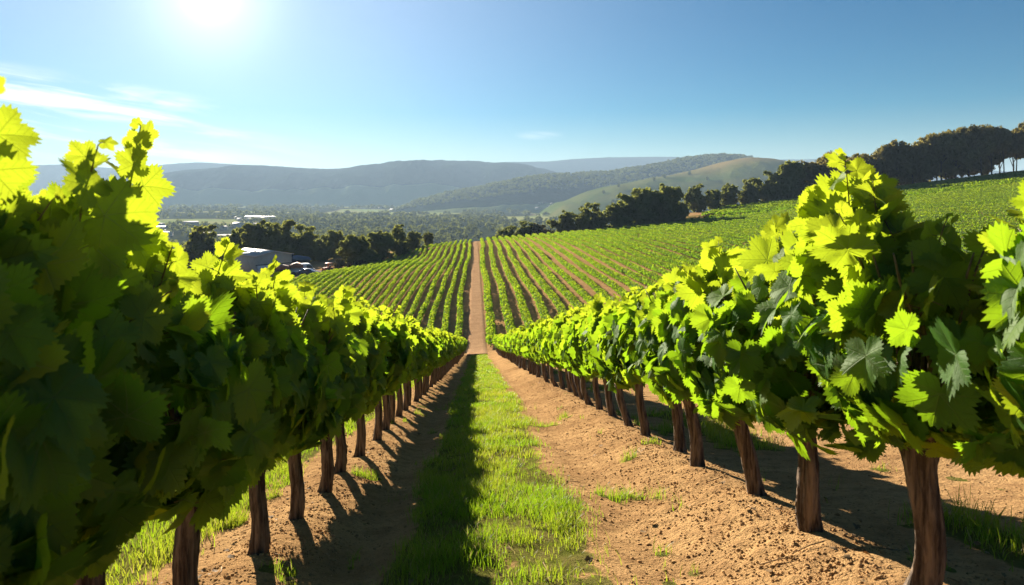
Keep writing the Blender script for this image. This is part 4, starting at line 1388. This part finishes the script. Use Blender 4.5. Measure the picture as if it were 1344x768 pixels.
def vehicle(px, Z, rz, paint, label, kind='car'):
    x = at_px(px, Z)
    root = empty('parked_van' if kind == 'van' else 'parked_car', (x, Z, H1(x, Z) + 0.14), rz, label, 'van' if kind == 'van' else 'car')
    if kind == 'van':
        L, W = 5.4, 1.95
        prof = [(-L / 2, .35), (L / 2, .35), (L / 2, 1.0), (L / 2 - .5, 1.25), (L / 2 - 1.15, 2.25), (L / 2 - 1.6, 2.4), (-L / 2 + .15, 2.4), (-L / 2, 2.2)]
        win = [(L / 2 - 1.05, 1.3), (L / 2 - .62, 1.3), (L / 2 - 1.2, 2.15), (L / 2 - 2.2, 2.15), (L / 2 - 2.2, 1.3)]
    else:
        L, W = 4.3, 1.78
        prof = [(-L / 2, .32), (L / 2, .32), (L / 2, .75), (L / 2 - .3, .88), (L / 2 - 1.2, .97), (L / 2 - 1.9, 1.43), (-L / 2 + 1.2, 1.46), (-L / 2 + .45, 1.0), (-L / 2, .92)]
        win = [(-L / 2 + .75, 1.0), (L / 2 - 1.35, 1.0), (L / 2 - 1.95, 1.38), (-L / 2 + 1.25, 1.40)]
    part('body', MB().prism(prof, -W / 2, W / 2), [paint], root)
    wb = MB(); wb.prism(win, -W / 2 - .012, -W / 2 - .002); part('window', wb, [M_GLASS], root)
    wb = MB(); wb.prism(win, W / 2 + .002, W / 2 + .012); part('window', wb, [M_GLASS], root)
    for sx_ in (-1, 1):
        for sy_ in (-1, 1):
            y_ = sy_ * (W / 2 - 0.1)
            part('wheel', MB().tube(np.array([[sx_ * L * .31, y_ - .11, .2], [sx_ * L * .31, y_ + .115, .2]]), [.34, .34], 14), [M_DARK], root)
    for sy_ in (-1, 1):
        part('headlight', MB().box((L / 2 - .02, sy_ * W * .36 - .16, .62), (L / 2 + .03, sy_ * W * .36 + .16, .8)), [M_LAMP], root)
    return root


vehicle(399, 177, R(20), M_WHITE, 'white van with a rounded roof beside the white-walled shed', 'van')
vehicle(405, 167.5, R(-12), M_CARBLUE, 'dark blue car parked on the dark yard in front of the sheds')
vehicle(399, 196, R(10), M_CARSILVER, 'silver car at the blue shed behind the warehouse')


def tractor():
    x, Z = at_px(431, 169.5), 169.5
    root = empty('tractor', (x, Z, H1(x, Z) + 0.1), R(160), 'small orange tractor parked at the roadside by the left vines', 'tractor')
    part('body', MB().prism([(-.5, .6), (1.5, .6), (1.5, 1.15), (0.2, 1.3), (-.5, 1.1)], -.35, .35), [M_ORANGE], root)
    mb = MB()
    for a_ in (-.5, .45):
        for b_ in (-.55, .5):
            mb.box((a_ - .04, b_, 1.1), (a_ + .04, b_ + .07, 2.2))
    mb.box((-.75, -.65, 2.204), (.7, .65, 2.3))
    part('roll_frame', mb, [M_ORANGE], root)
    part('seat', MB().prism([(-.45, 1.12), (.05, 1.12), (.05, 1.25), (-.28, 1.28), (-.36, 1.7), (-.47, 1.7)], -.25, .25), [M_DARK], root)
    for sy_ in (-1, 1):
        part('wheel', MB().tube(np.array([[-.35, sy_ * .62 - .16, .55], [-.35, sy_ * .62 + .16, .55]]), [.65, .65], 16), [M_DARK], root)
        part('wheel', MB().tube(np.array([[1.15, sy_ * .52 - .1, .3], [1.15, sy_ * .52 + .1, .3]]), [.38, .38], 14), [M_DARK], root)


tractor()


# ------------------------------------------------------------------ town in the valley
def houses():
    r = np.random.default_rng(44)
    protos = []
    for i in range(4):
        W, L, E = [(9, 14, 4), (14, 26, 5), (8, 10, 5), (20, 42, 6)][i]
        A = E + W * (0.22 if i != 3 else 0.06)
        mw = MB().prism([(-W / 2, -2), (W / 2, -2), (W / 2, E), (0, A), (-W / 2, E)], -L / 2, L / 2)
        o_ = 0.6
        mr = MB().prism([(-W / 2 - o_, E - .1), (0, A + .05), (0, A + .45), (-W / 2 - o_, E + .3)], -L / 2 - o_, L / 2 + o_)
        mr.prism([(0, A + .05), (W / 2 + o_, E - .1), (W / 2 + o_, E + .3), (0, A + .45)], -L / 2 - o_, L / 2 + o_)
        protos.append((mw.mesh('wall', [M_WALL], False), mr.mesh('roof', [M_TILE if i != 3 else M_ROOFW], False)))
    spots = []
    for _ in range(14):
        spots.append((r.uniform(185, 345), r.uniform(950, 1330), 'a'))
    for _ in range(9):
        spots.append((r.uniform(300, 350), r.uniform(1500, 1750), 'b'))
    for _ in range(7):
        spots.append((r.uniform(700, 728), r.uniform(2330, 2480), 'c'))
    for _ in range(14):
        spots.append((r.uniform(480, 640), r.uniform(2600, 3600), 'd'))
    labs = {'a': ('pale low house roof among the dark trees of the town behind the left vines', 'town houses behind the left vines'),
            'b': ('long pale roof beside the small light pasture above the town', 'buildings beside the small pasture'),
            'c': ('pale building in the small cluster at the foot of the wooded ridge', 'buildings at the foot of the wooded ridge'),
            'd': ('tiny pale house far out on the hazy valley floor', 'houses far out in the valley')}
    for px, Z, g_ in spots:
        x = at_px(px, Z)
        i = r.integers(4) if g_ in 'ab' else r.integers(3)
        z = H1(x, Z) + (2 if g_ == 'd' else 0)
        if g_ == 'c':
            WX, Y, Zz, T, _p = HILLS['wooded_ridge']
            kk = np.argmin((WX - x) ** 2 + (Y - Z) ** 2)
            z = max(z, Zz.ravel()[kk])
        root = empty('house', (x, Z, z), r.uniform(0, 3.1), labs[g_][0], 'house', labs[g_][1])
        for nm, me in zip(('wall', 'roof'), protos[i]):
            link(nm, me, root)


houses()

# ------------------------------------------------------------------ air
mh = bpy.data.materials.new('haze')
mh.use_nodes = True
k = NT(mh.node_tree)
pv = k.n('ShaderNodeVolumePrincipled', {'Color': (0.46, 0.65, 0.88), 'Density': 0.00010, 'Anisotropy': 0.14})
pv.inputs['Density Attribute'].default_value = ''
pv.inputs['Color Attribute'].default_value = ''
oo = k.n('ShaderNodeOutputMaterial')
k.link(pv.outputs[0], oo.inputs['Volume'])
mb = MB().box((-13000, -13000, -140), (13000, 13000, 350))
hz = link('haze', mb.mesh('haze', [mh], False))
tag(hz, 'pale morning haze lying over the valley', 'haze', kind='stuff')
